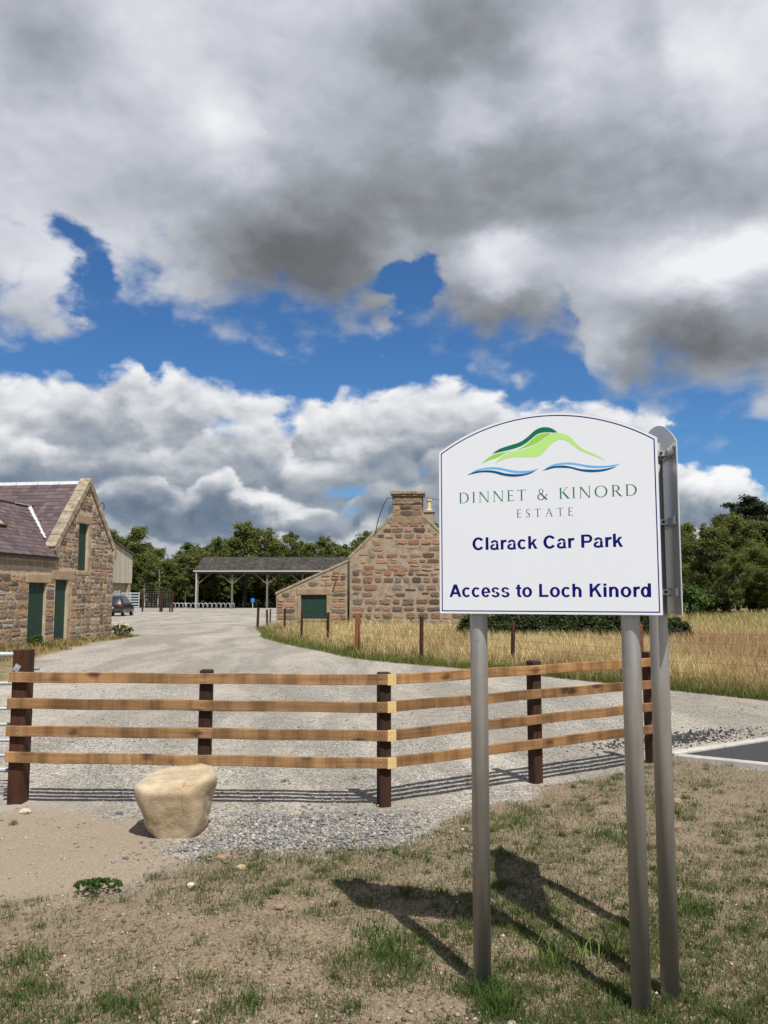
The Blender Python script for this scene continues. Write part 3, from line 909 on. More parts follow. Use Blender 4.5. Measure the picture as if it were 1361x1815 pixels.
# ================================================================== post and rail fence, gate
NAIL = MB().tube([(0, -.0225, 0), (0, -.015, 0)], .004, 6).mesh('nail')
def build_rail_fence():
    t = thing('rail_fence', 'new pine rail fence on dark posts, four rails high, turning a corner', 'fence', (0, 6.8, 0))
    oy = -6.8
    def post(x, y, s, top, mat, name='post', rz=0.0, lean=(0, 0), wide=None):
        mb = MB()
        h = s / 2
        if wide:
            mb.box(-wide / 2, wide / 2, -h, h, -.35, top)
            me = mb.mesh(name, .004, 1)
        else:
            mb.box(-h, h, -h, h, -.35, top)
            me = mb.mesh(name, min(.012, s * .12), 2)
        o = new_obj(name, me, mat, t)
        # timber grain runs up the post: mesh is turned so that local x is the length
        me.transform(Matrix.Rotation(R(90), 4, 'Y'))
        o.matrix_local = Matrix.Translation((x, y + oy, 0)) @ Matrix.Rotation(rz, 4, 'Z') @ Matrix.Rotation(lean[0], 4, 'X') @ Matrix.Rotation(lean[1], 4, 'Y') @ Matrix.Rotation(R(-90), 4, 'Y')
        return o
    gp = post(-2.942, 6.952, .15, 1.218, M['post_red'], 'gate_post', wide=.116)
    gp['label'] = 'deep red brown gate post'
    mb = MB()
    a = MB(); a.box(-2.962 - .024, -2.962 + .024, 6.965 - .088 - .006 + oy, 6.965 - .088 + oy, 1.075 - .028, 1.075 + .028)
    pl = a.build('bolt_plate', M['galv'], t)
    pl.data.transform(Matrix.Translation((-2.962, 0.07, 1.075)) @ Matrix.Rotation(.5, 4, 'Y') @ Matrix.Translation((2.962, -0.07, -1.075)))
    MB().tube([(-2.962, 6.865 + oy, 1.075), (-2.962, 6.89 + oy, 1.075)], .012, 6).build('bolt', M['galv'], pl)
    # a drying crack runs down the face of the gate post
    posts = [(-1.437, 6.882, 1.062), (0.0, 6.842, 1.045), (1.352, 7.69, 1.075), (2.645, 8.497, 1.10)]
    dirs = Vector((2.645, 8.443 - 6.788)).normalized()
    ang = math.atan2(dirs.y, dirs.x)
    for i, (x, y, h) in enumerate(posts):
        rz = 0.0 if i < 1 else (.28 if i == 1 else ang)
        post(x, y, .098, h, M['post_dark'], 'post', rz, (random.uniform(-.01, .01), -.012 if i == 2 else random.uniform(-.008, .008)))
    def rail(a, e, z0, z1, name='rail'):
        a, e = Vector(a), Vector(e)
        L = (e - a).length
        mb = MB(); n = 14
        vs = []; fs = []
        for i in range(n + 1):
            x = L * i / n
            w = math.sin(i * 1.3 + z0 * 40) * .0025; q = math.sin(i * .8 + z0 * 90) * .002
            for yy, zz in ((-.019, -.0405), (.019, -.0405), (.019, .0405), (-.019, .0405)):
                vs.append((x, yy + q, zz + w))
        for i in range(n):
            for k in range(4):
                fs.append((i * 4 + k, (i + 1) * 4 + k, (i + 1) * 4 + (k + 1) % 4, i * 4 + (k + 1) % 4))
        fs.append((3, 2, 1, 0)); fs.append(tuple(n * 4 + k for k in range(4)))
        mb.add(vs, fs)
        o = mb.build(name, M['rail'], t, .003)
        o.location = (a.x, a.y + oy, z0)
        o.rotation_euler = (0, -math.atan2(z1 - z0, L), math.atan2(e.y - a.y, e.x - a.x))
        return o, L
    tops = [1.034, .820, .600, .388]
    for k, zt in enumerate(tops):
        zc = zt - .0435
        dx = random.uniform(-.012, .012)
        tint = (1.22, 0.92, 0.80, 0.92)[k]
        o, L = rail((-3.005 + dx, 6.858), (.028, 6.768), zc + .014 + .006 * k, zc)
        # pale sawn ends
        MB().box(-.0015, 0, -.0185, .0185, -.043, .043).build('sawn_end', M['end_grain'], o)
        for px in (.09, 1.56, 1.58, 2.99):
            for zz in (-.02, .022):
                new_obj('nail', NAIL, M['galv'], o).location = (px, 0, zz)
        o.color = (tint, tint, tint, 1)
        r, L2 = rail((.052 - .025 * (k % 2), 6.772 + .012 - .012 * (k % 2)), (2.72, 8.452), zc + .002, zc + .014)
        for px in (.06, 1.57, 1.60):
            for zz in (-.02, .022):
                new_obj('nail', NAIL, M['galv'], r).location = (px, 0, zz)
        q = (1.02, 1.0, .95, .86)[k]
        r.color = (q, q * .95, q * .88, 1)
        # the right hand rails are mitred with a fresh pale cut where the runs meet
        MB().add([(.028, 6.7485 + oy, zc - .043), (.098, 6.787 + oy, zc - .043), (.098, 6.787 + oy, zc + .043), (.028, 6.7485 + oy, zc + .043),
                  (.028, 6.775 + oy, zc - .043), (.098, 6.80 + oy, zc - .043), (.098, 6.80 + oy, zc + .043), (.028, 6.775 + oy, zc + .043)],
                 [(0, 1, 2, 3), (7, 6, 5, 4), (3, 2, 6, 7), (1, 0, 4, 5), (0, 3, 7, 4), (2, 1, 5, 6)]).build('mitred_end', M['end_grain'], t, .002)
build_rail_fence()

def build_gate():
    t = thing('field_gate', 'galvanised seven bar field gate hung on the thick gate post', 'gate', (-2.93, 7.10, 0))
    L = 2.9
    for z in (1.167, .93, .723, .594, .466, .343, .227):
        MB().tube([(0, 0, z), (-L, .12, z)], .021 if z > 1 or z < .3 else .014, 8).build('bar', M['galv_pale'], t, 0, 1, True)
    for x in (-.02, -L * .5, -L):
        MB().tube([(x, -x / L * .12, .21), (x, -x / L * .12, 1.185)], .021, 8).build('upright', M['galv_pale'], t, 0, 1, True)
    for z in (1.05, .33):
        MB().tube([(.06, -.005, z), (-.02, 0, z)], .014, 8).build('hinge', M['galv'], t)
build_gate()

def build_boulder():
    bm = bmesh.new()
    bmesh.ops.create_icosphere(bm, subdivisions=5, radius=1.0)
    from mathutils import noise
    planes = [(Vector((-.10, -.07, .99)).normalized(), .198), (Vector((-.97, -.05, -.25)).normalized(), .216), (Vector((.96, -.10, -.25)).normalized(), .232), (Vector((.02, -.95, -.28)).normalized(), .205),
              (Vector((.74, -.66, -.14)).normalized(), .262), (Vector((-.72, -.66, -.24)).normalized(), .252), (Vector((.0, .95, -.25)).normalized(), .22), (Vector((-.75, -.1, .62)).normalized(), .292),
              (Vector((.60, .0, .80)).normalized(), .325), (Vector((-.62, -.30, -.72)).normalized(), .245), (Vector((.60, -.25, -.75)).normalized(), .262), (Vector((.72, .66, -.1)).normalized(), .26), (Vector((-.7, .68, -.1)).normalized(), .26), (Vector((0, 0, -1)).normalized(), .26),
              (Vector((.0, -.75, .62)).normalized(), .275)]
    for v in bm.verts:
        d = v.co.normalized()
        s = 0.0
        for n, k in planes:                      # smooth intersection of half spaces: a worn, faceted field stone
            c = max(d.dot(n), 1e-3) / k
            s += c ** 30
        r = s ** (-1 / 30)
        p = d * r
        r += .018 * noise.noise(p * 5) + .008 * noise.noise(p * 13) + .0032 * noise.noise(p * 38) + .0014 * noise.noise(p * 90)
        r -= .007 * max(0, 1 - abs(noise.noise(p * 4 + Vector((3, 1, 2)))) * 9)
        v.co = d * r
    bmesh.ops.recalc_face_normals(bm, faces=bm.faces)
    me = bpy.data.meshes.new('boulder'); bm.to_mesh(me); bm.free()
    me.polygons.foreach_set('use_smooth', [True] * len(me.polygons))
    m, b, p = new_mat('pale granite boulder')
    co = obj_co(b)
    n1 = b.noise(co, 7, 6, 0.65); n2 = b.noise(co, 70, 4, 0.7); n3 = b.noise(co, 2.6, 4, .6)
    col = b.ramp(n1, [(0.25, (.32, .25, .165)), (0.5, (.47, .385, .265)), (0.75, (.58, .50, .375))])
    col = b.mix(b.mr(n3, .46, .62, 0, .75), col, (.40, .29, .165))
    crack = b.voro(b.v('ADD', co, b.v('SCALE', b.noise(co, 6, 3, .5, col=True), scale=.12)), 5.0, 'DISTANCE_TO_EDGE', 1.0)
    col = b.mix(b.m('MULTIPLY', b.mr(crack, .022, .0, 0, .5), b.mr(n3, .54, .62)), col, (.17, .12, .075))
    col = b.mix(b.mr(n2, .58, .70, 0, .5), col, (.66, .60, .49))
    col = b.mix(b.mr(n2, .42, .30, 0, .5), col, (.22, .17, .115))
    finish(b, p, col, 0.9, 0, 0.25, b.m('ADD', n1, b.m('MULTIPLY', b.noise(co, 110, 4, 0.7), .8)), 0.75, 0.012)
    o = new_obj('boulder', me, m)
    o.location = (-1.47, 6.10, .195)
    tag(o, 'pale tan granite boulder sitting in front of the rail fence', 'boulder')
build_boulder()

# ================================================================== buildings
def stone_variants(n, rough=.16):
    out = []
    for k in range(n):
        rg = np.random.default_rng(100 + k)
        N = 5
        vs = []
        for j in range(N):
            for i in range(N):
                u, v = i / (N - 1) - .5, j / (N - 1) - .5
                edge = max(abs(u), abs(v)) * 2
                if edge > .99:                    # ragged outline, pulled back at the rim
                    u += rg.uniform(-.045, .02) * math.copysign(1, u) if abs(u) > .49 else rg.uniform(-.03, .03)
                    v += rg.uniform(-.075, .02) * math.copysign(1, v) if abs(v) > .49 else rg.uniform(-.03, .03)
                    if abs(u) > .44 and abs(v) > .40:
                        u *= rg.uniform(.84, .97); v *= rg.uniform(.78, .94)
                z = (1.0 if edge < .75 else .62) + rg.uniform(-1, 1) * rough * 2.2
                vs.append((u, v, z))
        fs = []
        for j in range(N - 1):
            for i in range(N - 1):
                a = j * N + i
                fs.append((a, a + 1, a + N + 1, a + N))
        rim = [i for i in range(N)] + [j * N + N - 1 for j in range(1, N)] + [(N - 1) * N + i for i in range(N - 2, -1, -1)] + [j * N for j in range(N - 2, 0, -1)]
        b0 = len(vs)
        for r in rim:
            vs.append((vs[r][0] * 1.02, vs[r][1] * 1.02, -.6))
        for q in range(len(rim)):
            e = (q + 1) % len(rim)
            fs.append((rim[e], rim[q], b0 + q, b0 + e))
        me = bpy.data.meshes.new('stone'); me.from_pydata(vs, [], fs); me.materials.append(M['stone'])
        out.append(me)
    return out
STONES = stone_variants(10)

def intervals(z0, z1, poly, holes, pad):
    """horizontal spans of a convex wall outline between two heights, less its openings"""
    def span(z):
        xs = []
        n = len(poly)
        for i in range(n):
            (xa, za), (xb, zb) = poly[i], poly[(i + 1) % n]
            if (za - z) * (zb - z) <= 0 and abs(zb - za) > 1e-9:
                xs.append(xa + (xb - xa) * (z - za) / (zb - za))
        return (min(xs), max(xs)) if len(xs) >= 2 else None
    a, e = span(z0 + .001), span(z1 - .001)
    if not a or not e:
        return []
    segs = [(max(a[0], e[0]) + pad, min(a[1], e[1]) - pad)]
    for hx0, hx1, hz0, hz1 in holes:
        if hz1 > z0 + .02 and hz0 < z1 - .02:
            nx = []
            for s0, s1 in segs:
                if hx1 <= s0 or hx0 >= s1:
                    nx.append((s0, s1))
                else:
                    if hx0 - s0 > .1: nx.append((s0, hx0 - pad))
                    if s1 - hx1 > .1: nx.append((hx1 + pad, s1))
            segs = nx
    return [s for s in segs if s[1] - s[0] > .1]

def lay_stones(parent, frame, poly, holes, zs, wmin, wmax, gap, depth, palette, rng, snecks=0.0, fill=1.0, tone=lambda u, v: 1.0):
    """frame: 4x4 matrix whose x runs along the wall, y up, z outwards"""
    cnt = 0
    for z0, z1 in zip(zs[:-1], zs[1:]):
        for s0, s1 in intervals(z0, z1, poly, holes, gap * .5):
            x = s0
            while x < s1 - .08:
                w = rng.uniform(wmin, wmax)
                if s1 - x - w < wmin * .7:
                    w = s1 - x
                cells = [(z0, z1)]
                if rng.random() < snecks:
                    c = z0 + (z1 - z0) * rng.uniform(.38, .62); cells = [(z0, c), (c, z1)]
                for q0, q1 in cells:
                    if rng.random() > fill:
                        continue
                    sw, sh = w - gap * rng.uniform(.5, 1.6), q1 - q0 - gap * rng.uniform(.5, 1.6)
                    if sw < .05 or sh < .05:
                        continue
                    o = bpy.data.objects.new('stone', STONES[rng.randrange(len(STONES))])
                    COL.objects.link(o); o.parent = parent
                    fx = -1 if rng.random() < .5 else 1
                    o.matrix_local = frame @ Matrix.Translation((x + w / 2, (q0 + q1) / 2, 0)) @ Matrix.Rotation(rng.uniform(-.05, .05) + (math.pi if fx < 0 else 0), 4, 'Z') @ Matrix.Diagonal((sw, sh, depth * rng.uniform(.6, 1.25), 1))
                    c = palette[min(int(rng.random() ** 1.15 * len(palette)), len(palette) - 1)]
                    k = rng.uniform(.85, 1.32) * tone(x + w / 2, (q0 + q1) / 2)
                    o.color = (c[0] * k, c[1] * k, c[2] * k, 1)
                    cnt += 1
                x += w
    return cnt

def courses(z0, z1, h0, h1, rng):
    zs = [z0]
    while zs[-1] < z1 - h0 * .6:
        zs.append(zs[-1] + rng.uniform(h0, h1))
    return zs

def slate_mesh():
    mb = MB()
    mb.add([(-.5, 0, 0), (.5, 0, 0), (.5, 1, 0), (-.5, 1, 0), (-.49, .02, 1), (.49, 0, 1), (.5, 1, 1), (-.5, 1, 1)],
           [(0, 3, 2, 1), (4, 5, 6, 7), (0, 1, 5, 4), (1, 2, 6, 5), (2, 3, 7, 6), (3, 0, 4, 7)])
    me = mb.mesh('slate'); me.materials.append(M['slate'])
    return me
SLATE = slate_mesh()
def lay_slates(parent, frame, length, slope, valid, rng, width=.30, expo=.205, pal=None, lo=0.0, keep=None):
    """frame x along the eave, y up the slope, z out of the roof. Pieces in keep() are single slates, the rest is one joined field"""
    rows = int(slope / expo); far = MB(); n = 0
    for r in range(rows):
        x = lo + (r % 2) * width / 2 - rng.uniform(0, .04)
        y = r * expo
        while x < length:
            w = width * rng.uniform(.86, 1.12)
            if valid(x + w / 2, y + expo / 2):
                if keep(x + w / 2, y) and n < 300:
                    o = bpy.data.objects.new('slate', SLATE); COL.objects.link(o); o.parent = parent
                    o.matrix_local = frame @ Matrix.Translation((x + w / 2, y - rng.uniform(0, .02), .030)) @ Matrix.Rotation(R(-3.6) + rng.uniform(-.008, .008), 4, 'X') @ Matrix.Rotation(rng.uniform(-.012, .012), 4, 'Z') @ Matrix.Diagonal((w - .006, expo * 1.9, .010, 1))
                    k = rng.uniform(.80, 1.18)
                    c = rng.choice(pal)
                    o.color = (c[0] * k, c[1] * k, c[2] * k, 1); n += 1
                else:
                    m = frame @ Matrix.Translation((x + w / 2, y, .030)) @ Matrix.Rotation(R(-3.6), 4, 'X')
                    far.add([m @ Vector(q) for q in ((-w / 2 + .003, 0, 0), (w / 2 - .003, 0, 0), (w / 2 - .003, expo * 1.9, 0), (-w / 2 + .003, expo * 1.9, 0), (-w / 2 + .003, 0, .01), (w / 2 - .003, 0, .01), (w / 2 - .003, expo * 1.9, .01), (-w / 2 + .003, expo * 1.9, .01))],
                            [(4, 5, 6, 7), (0, 1, 5, 4), (1, 2, 6, 5), (3, 0, 4, 7)])
            x += w
    if far.v:
        tag(far.build('slate_field', M['slate_flat'], parent), kind='stuff')
    return n

def wall_frame(ox, oy, udir, ndir):
    """4x4 with x along udir, y up, z along ndir; origin (ox, oy, 0)"""
    return Matrix(((udir[0], 0, ndir[0], ox), (udir[1], 0, ndir[1], oy), (0, 1, 0, 0), (0, 0, 0, 1)))

YAW = -math.atan(0.148)
PAL_BARN = [(.29, .205, .14), (.25, .175, .12), (.33, .25, .175), (.22, .165, .125), (.31, .215, .16), (.21, .175, .14), (.29, .25, .20), (.17, .13, .10), (.29, .19, .115), (.14, .11, .09), (.27, .25, .215)]
PAL_COT = [(.135, .090, .068), (.18, .108, .078), (.105, .076, .062), (.21, .135, .095), (.155, .122, .098), (.24, .14, .09), (.17, .15, .13), (.28, .195, .13)]
PAL_COT_TOP = [(.29, .19, .12), (.24, .155, .10), (.30, .165, .11), (.17, .12, .085), (.12, .075, .055), (.33, .24, .155), (.26, .13, .085)]

def wall_with_holes(mb, y0, y1, top, holes, x0, x1):
    """wall slab in the local y-z plane between x0 and x1, split round its openings; top(y) gives the height"""
    ys = sorted({y0, y1, *[h[0] for h in holes], *[h[1] for h in holes], *([2.21] if y0 < 2.21 < y1 and top(2.21) > 5 else [])})
    for a, e in zip(ys[:-1], ys[1:]):
        mid = (a + e) / 2
        zs = [(-.3, None)]
        hs = sorted([h for h in holes if h[0] <= mid <= h[1]], key=lambda h: h[2])
        lo = -.3
        for h in hs:
            if h[2] > lo + .01:
                mb.box(x0, x1, a, e, lo, h[2])
            lo = h[3]
        mb.prism([(a, lo), (e, lo), (e, top(e)), (a, top(a))], 'x', x0, x1)

def build_barn():
    rng = random.Random(5)
    t = thing('stone_barn', 'stone barn with steep gable, purple slate roof and green boarded doors', 'barn', (-11.7, 30.0, 0), YAW)
    GW, GA, GE = 4.42, 6.02, 3.42                       # gable width, apex, eaves
    gtop = lambda y: GE + (GA - GE) * (1 - abs(y - GW / 2) / (GW / 2))
    door_b = (.03, .90, 0.0, 2.24); loft = (1.55, 2.28, 2.62, 4.40)
    door_a = (-1.62, -.54, .06, 2.11)
    # ---- walls
    mb = MB(); wall_with_holes(mb, 0, GW, gtop, [door_b, loft], -.55, 0)
    mb.box(-9, -.55, GW - .5, GW, -.3, GE)
    gable = mb.build('gable_wall', M['mortar_pale'], t)
    mb = MB(); wall_with_holes(mb, -13, -.002, lambda y: 3.05, [door_a], -.55, -.012)
    mb.box(-4.0, -.55, -13, -12.5, -.3, 3.0)
    wing = mb.build('wing_wall', M['mortar_pale'], t)
    fr = wall_frame(0, 0, (0, 1), (1, 0))
    pad = .02
    lint = [(door_b[0] - .28, door_b[1] + .30, door_b[3], door_b[3] + .34), (loft[0] - .22, loft[1] + .22, loft[3], loft[3] + .32), (loft[0] - .1, loft[1] + .22, loft[2] - .17, loft[2])]
    quoin = [(door_b[1], door_b[1] + .22, 0, door_b[3]), (loft[1], loft[1] + .24, loft[2], loft[3])]
    gp = [(0.06, 0), (GW, 0), (GW, GE), (GW / 2, GA - .10), (0.06, GE)]
    zs = courses(0.0, 6.0, .21, .30, rng)
    n = lay_stones(gable, fr, gp, [door_b, loft] + lint + quoin, zs, .24, .46, .034, .032, PAL_BARN, rng, .26)
    lw = [(door_a[0] - .22, door_a[1] + .24, door_a[3], door_a[3] + .31)]
    wp = [(-7.0, 0), (0.0, 0), (0.0, 2.62), (-7.0, 2.62)]
    lay_stones(wing, wall_frame(-.012, 0, (0, 1), (1, 0)), wp, [door_a] + lw, courses(0, 2.65, .25, .36, rng), .34, .66, .02, .028, PAL_BARN, rng, .25)
    # smoother stones above the wall plate
    lay_stones(wing, wall_frame(-.012, 0, (0, 1), (1, 0)), [(-7.0, 2.64), (-.02, 2.64), (-.02, 3.04), (-7.0, 3.04)], [], [2.64, 2.86, 3.04], .25, .55, .03, .014, [(.22, .18, .13), (.25, .19, .13), (.19, .165, .135)], rng)
    # dressed lintels, sills and jambs
    for (a, e, z0, z1), nm in zip(lint, ('lintel', 'lintel', 'sill')):
        MB().box(-.3, .032, a, e, z0 + .008, z1 - .008).build(nm, M['dressed'], gable, .012)
    a, e, z0, z1 = lw[0]
    MB().box(-.3, .022, a, e, z0 + .008, z1 - .008).build('lintel', M['dressed'], wing, .012)
    for y0, y1, z0, z1 in quoin:
        z = z0
        while z < z1 - .1:
            h = min(rng.uniform(.3, .62), z1 - z)
            MB().box(-.3, .028, y0 + .004, y1 - rng.uniform(0, .08), z + .008, z + h - .008).build('jamb_stone', M['dressed'], gable, .01)
            z += h
    # ---- doors set back in their openings
    for nm, (a, e, z0, z1), x in (('door', door_b, -.10), ('door', door_a, -.11), ('loft_door', loft, -.10)):
        d = MB().box(x - .05, x, a + .004, e - .004, z0 + .01, z1 - .004).build(nm, M['green_board'], t)
        k = 4
        for i in range(1, k):
            yy = a + (e - a) * i / k
            MB().box(x, x + .006, yy - .008, yy + .008, z0 + .03, z1 - .02).build('cover_strip', M['green_board'], d)
    MB().box(-.12, .10, door_a[0] - .05, door_a[1] + .05, -.05, .06).build('door_step', M['kerb'], t, .01)
    # ---- roofs
    sm = (GA - GE) / (GW / 2)                          # main slope
    ws = .95; WE = (.14, 3.02)                         # wing slope, eaves point
    wz = lambda x: WE[1] + (WE[0] - x) * ws
    RX = -1.95; RZ = wz(RX)
    mb = MB()
    mb.add([(-9, -.05, GE - .06), (-.28, -.05, GE - .06), (-.28, GW / 2, GA - .02), (-9, GW / 2, GA - .02), (-9, GW + .05, GE - .06), (-.28, GW + .05, GE - .06),
            (-9, -.05, GE - .16), (-.28, -.05, GE - .16), (-9, GW + .05, GE - .16), (-.28, GW + .05, GE - .16)],
           [(0, 1, 2, 3), (3, 2, 5, 4), (6, 7, 1, 0), (8, 4, 5, 9), (1, 7, 9, 5, 2), (0, 3, 4, 8, 6), (6, 8, 9, 7)])
    roof = mb.build('roof', M['slate_flat'], t)
    yi = (RZ - GE) / sm
    mb = MB()
    mb.add([(WE[0], -13.1, WE[1]), (WE[0], .0, WE[1]), (RX, yi, RZ), (RX, -13.1, RZ), (2 * RX - WE[0], -13.1, WE[1]), (2 * RX - WE[0], .0, WE[1]),
            (WE[0], -13.1, WE[1] - .07), (WE[0], .0, WE[1] - .07), (2 * RX - WE[0], -13.1, WE[1] - .07), (2 * RX - WE[0], 0, WE[1] - .07)],
           [(0, 1, 2, 3), (3, 2, 5, 4), (6, 7, 1, 0), (8, 4, 5, 9), (0, 3, 4, 8, 6), (1, 7, 9, 5, 2), (6, 8, 9, 7)])
    wroof = mb.build('wing_roof', M['slate_flat'], t)
    PAL = [(.105, .074, .079), (.088, .064, .070), (.122, .088, .090), (.078, .060, .068), (.115, .078, .076)]
    # main slope towards us
    c, s = 1 / math.hypot(1, sm), sm / math.hypot(1, sm)
    fr = Matrix(((1, 0, 0, -9.0), (0, c, -s, -.05), (0, s, c, GE - .06), (0, 0, 0, 1)))
    def ok(x, y):
        X = x - 9.0; Y = -.05 + y * c; Z = GE - .06 + y * s
        return X < -.30 and Z > wz(max(X, 2 * RX - X)) + .02 - 0 and Y < GW / 2
    lay_slates(roof, fr, 8.8, (GW / 2 + .05) / c, ok, rng, .29, .20, PAL, 0, lambda x, y: x > 3.9)
    # wing slope towards us
    c2, s2 = 1 / math.hypot(1, ws), ws / math.hypot(1, ws)
    fr2 = Matrix(((0, -c2, s2, WE[0]), (1, 0, 0, -13.0), (0, s2, c2, WE[1]), (0, 0, 0, 1)))
    def ok2(x, y):
        Y = x - 13.0; Z = WE[1] + y * s2
        return Z > GE - .06 + (Y + .05) * sm + .02 if Y > -.05 else True
    lay_slates(wroof, fr2, 15.0, (WE[0] - RX) / c2, ok2, rng, .29, .20, PAL, 0, lambda x, y: x > 7.4)
    # ridges, valley lead, eave edge
    for i in range(10):
        x1 = -.32 - i * .9
        if x1 < -8.6: break
        MB().prism([(GW / 2 - .11, GA - .07), (GW / 2 - .03, GA + .07), (GW / 2 + .03, GA + .07), (GW / 2 + .11, GA - .07), (GW / 2, GA + .03)], 'x', x1 - .88, x1).build('ridge_piece', M['lead'], roof, .006)
    MB().tube([(RX, -13.1, RZ + .05), (RX, yi - 1.0, RZ + .05)], .055, 8).build('ridge_roll', M['slate_flat'], wroof)
    fl = MB()
    fl.beam((RX + .02, yi - 1.0, RZ + .055), (RX + .02, yi + .02, RZ + .055), .16, .03)
    fl.build('ridge_lead', M['lead'], wroof)
    xv = WE[0] - (GE + .28 - WE[1]) / ws
    fl = MB()
    fl.beam((RX, yi - .02, RZ + .075), (xv, .22, GE + .33), .15, .022, (.7, -.6, .6))
    fl.build('valley_lead', M['lead'], wroof)
    MB().beam((xv + .25, -.12, GE - .03), (xv - .1, .12, GE + .10), .16, .05).build('lead_apron', M['lead'], wroof)
    # roof window on the wing
    ry, rx = -2.35, -.85
    def on(x, y, h):
        nrm = Vector((s2, 0, c2))
        return Vector((x, y, wz(x))) + nrm * h
    rw = MB()
    for (xa, ya, xb, yb) in ((rx, ry, rx - .6, ry), (rx, ry + .5, rx - .6, ry + .5), (rx, ry, rx, ry + .5), (rx - .6, ry, rx - .6, ry + .5)):
        rw.beam(on(xa, ya, .09), on(xb, yb, .09), .06, .09, (s2, 0, c2))
    ro = rw.build('roof_window', M['post_rust'], wroof)
    g = MB(); g.add([on(rx, ry, .10), on(rx, ry + .5, .10), on(rx - .6, ry + .5, .10), on(rx - .6, ry, .10)], [(0, 1, 2, 3)])
    g.build('pane', plain('roof glass', (.25, .32, .36), 0.12, 0, 0.6, 0.05), t)
    # ---- coping stones up both rakes of the gable, kneelers and the finial block
    for sd in (0, 1):
        n = 6
        for i in range(n):
            f0, f1 = i / n, (i + 1) / n
            def P(f, h, x):
                y = f * GW / 2 - .14 * (1 - f); z = GE - .17 * (1 - f) * sm * .5 + f * (GA - GE) + .02
                y2, z2 = y - s * h, z + c * h
                return (x, y2 if sd == 0 else GW - y2, z2)
            vs = [P(f0 + .002, -.10, -.36), P(f1 - .002, -.10, -.36), P(f1 - .002, .12, -.36), P(f0 + .002, .12, -.36), P(f0 + .002, -.10, .07), P(f1 - .002, -.10, .07), P(f1 - .002, .12, .07), P(f0 + .002, .12, .07)]
            MB().add(vs, [(0, 1, 2, 3), (7, 6, 5, 4), (0, 4, 5, 1), (1, 5, 6, 2), (2, 6, 7, 3), (3, 7, 4, 0)]).build('coping_stone', M['coping'], t, .014)
        y = 0 if sd == 0 else GW
        k = -1 if sd == 0 else 1
        MB().prism([(y + k * .17, GE - .14), (y + k * .17, GE - .02), (y - k * .12, GE + .12), (y - k * .12, GE - .42), (y + k * .04, GE - .34)], 'x', -.38, .085).build('kneeler', M['coping'], t, .02)
    MB().prism([(GW / 2 - .20, GA - .06), (GW / 2 - .06, GA + .17), (GW / 2 + .06, GA + .17), (GW / 2 + .20, GA - .06)], 'x', -.37, .08).build('apex_stone', M['coping'], t, .02)
    # iron hook on the far rake
    MB().tube([(.02, 3.05, 5.30), (.02, 3.28, 5.36), (.02, 3.42, 5.28), (.02, 3.44, 5.14), (.02, 3.36, 5.07)], .016, 6).build('iron_hook', M['black'], t)
build_barn()

def build_timber_building():
    t = thing('boarded_building', 'pale boarded outbuilding behind the stone barn, raised on a stone base', 'outbuilding', (-30.4, 95.0, 0), YAW)
    y0, y1 = -9.5, 4.5
    rng = random.Random(3)
    mb = MB(); mb.box(-9, -.35, y0, y1 - .2, -.2, 3.28); mb.box(-.35, -.04, y1 - .8, y1 - .2, -.2, 3.28)
    mb.build('stone_base', M['mortar_cottage'], t)
    apex = 8.3; mid = (y0 + y1) / 2
    top = lambda y: 6.66 + (apex - 6.66) * (1 - abs(y - mid) / ((y1 - y0) / 2))
    mb = MB(); mb.prism([(y0, 3.28), (y1, 3.28), (y1, 6.66), (mid, apex), (y0, 6.66)], 'x', -9, -.02)
    w = mb.build('upper_wall', M['wood_grey'], t)
    y = y1
    while y > y0:
        b_ = .30 * rng.uniform(.85, 1.1)
        e = max(y - b_, y0)
        m = MB(); m.prism([(e + .012, 3.18), (y - .012, 3.18), (y - .006, top(y) - .02), (e + .006, top(e) - .02)], 'x', -.018, .012 + rng.uniform(0, .012))
        o = m.build('board', M['wood_plank'], w)
        y = e
    mb = MB()
    for sd in (-1, 1):
        ye = y1 + .2 if sd > 0 else y0 - .2
        mb.add([(.25, ye, 6.60), (.25, mid, apex + .14), (-9.1, mid, apex + .14), (-9.1, ye, 6.60), (.25, ye, 6.42), (.25, mid, apex + .0), (-9.1, mid, apex), (-9.1, ye, 6.42)],
               [(0, 1, 2, 3), (7, 6, 5, 4), (0, 4, 5, 1), (3, 2, 6, 7), (0, 3, 7, 4), (1, 5, 6, 2)])
    mb.build('roof', mottled('brown felt roof', (.07, .05, .042), (.13, .10, .085), 3), t)
m_, b_, p_ = new_mat('upright grey boards')
_r = obj_info(b_)['Random']
_co = b_.v('ADD', obj_co(b_), b_.v('SCALE', (3, 9, 4), scale=_r))
_g = b_.noise(b_.v('MULTIPLY', _co, (12, 12, .8)), 1.5, 5, .6)
finish(b_, p_, b_.v('SCALE', b_.ramp(_g, [(.3, (.32, .285, .225)), (.7, (.50, .465, .39))]), scale=b_.m('MULTIPLY_ADD', _r, .3, .85)), .85, 0, .2, _g, .3, .005)
M['wood_plank'] = m_
build_timber_building()

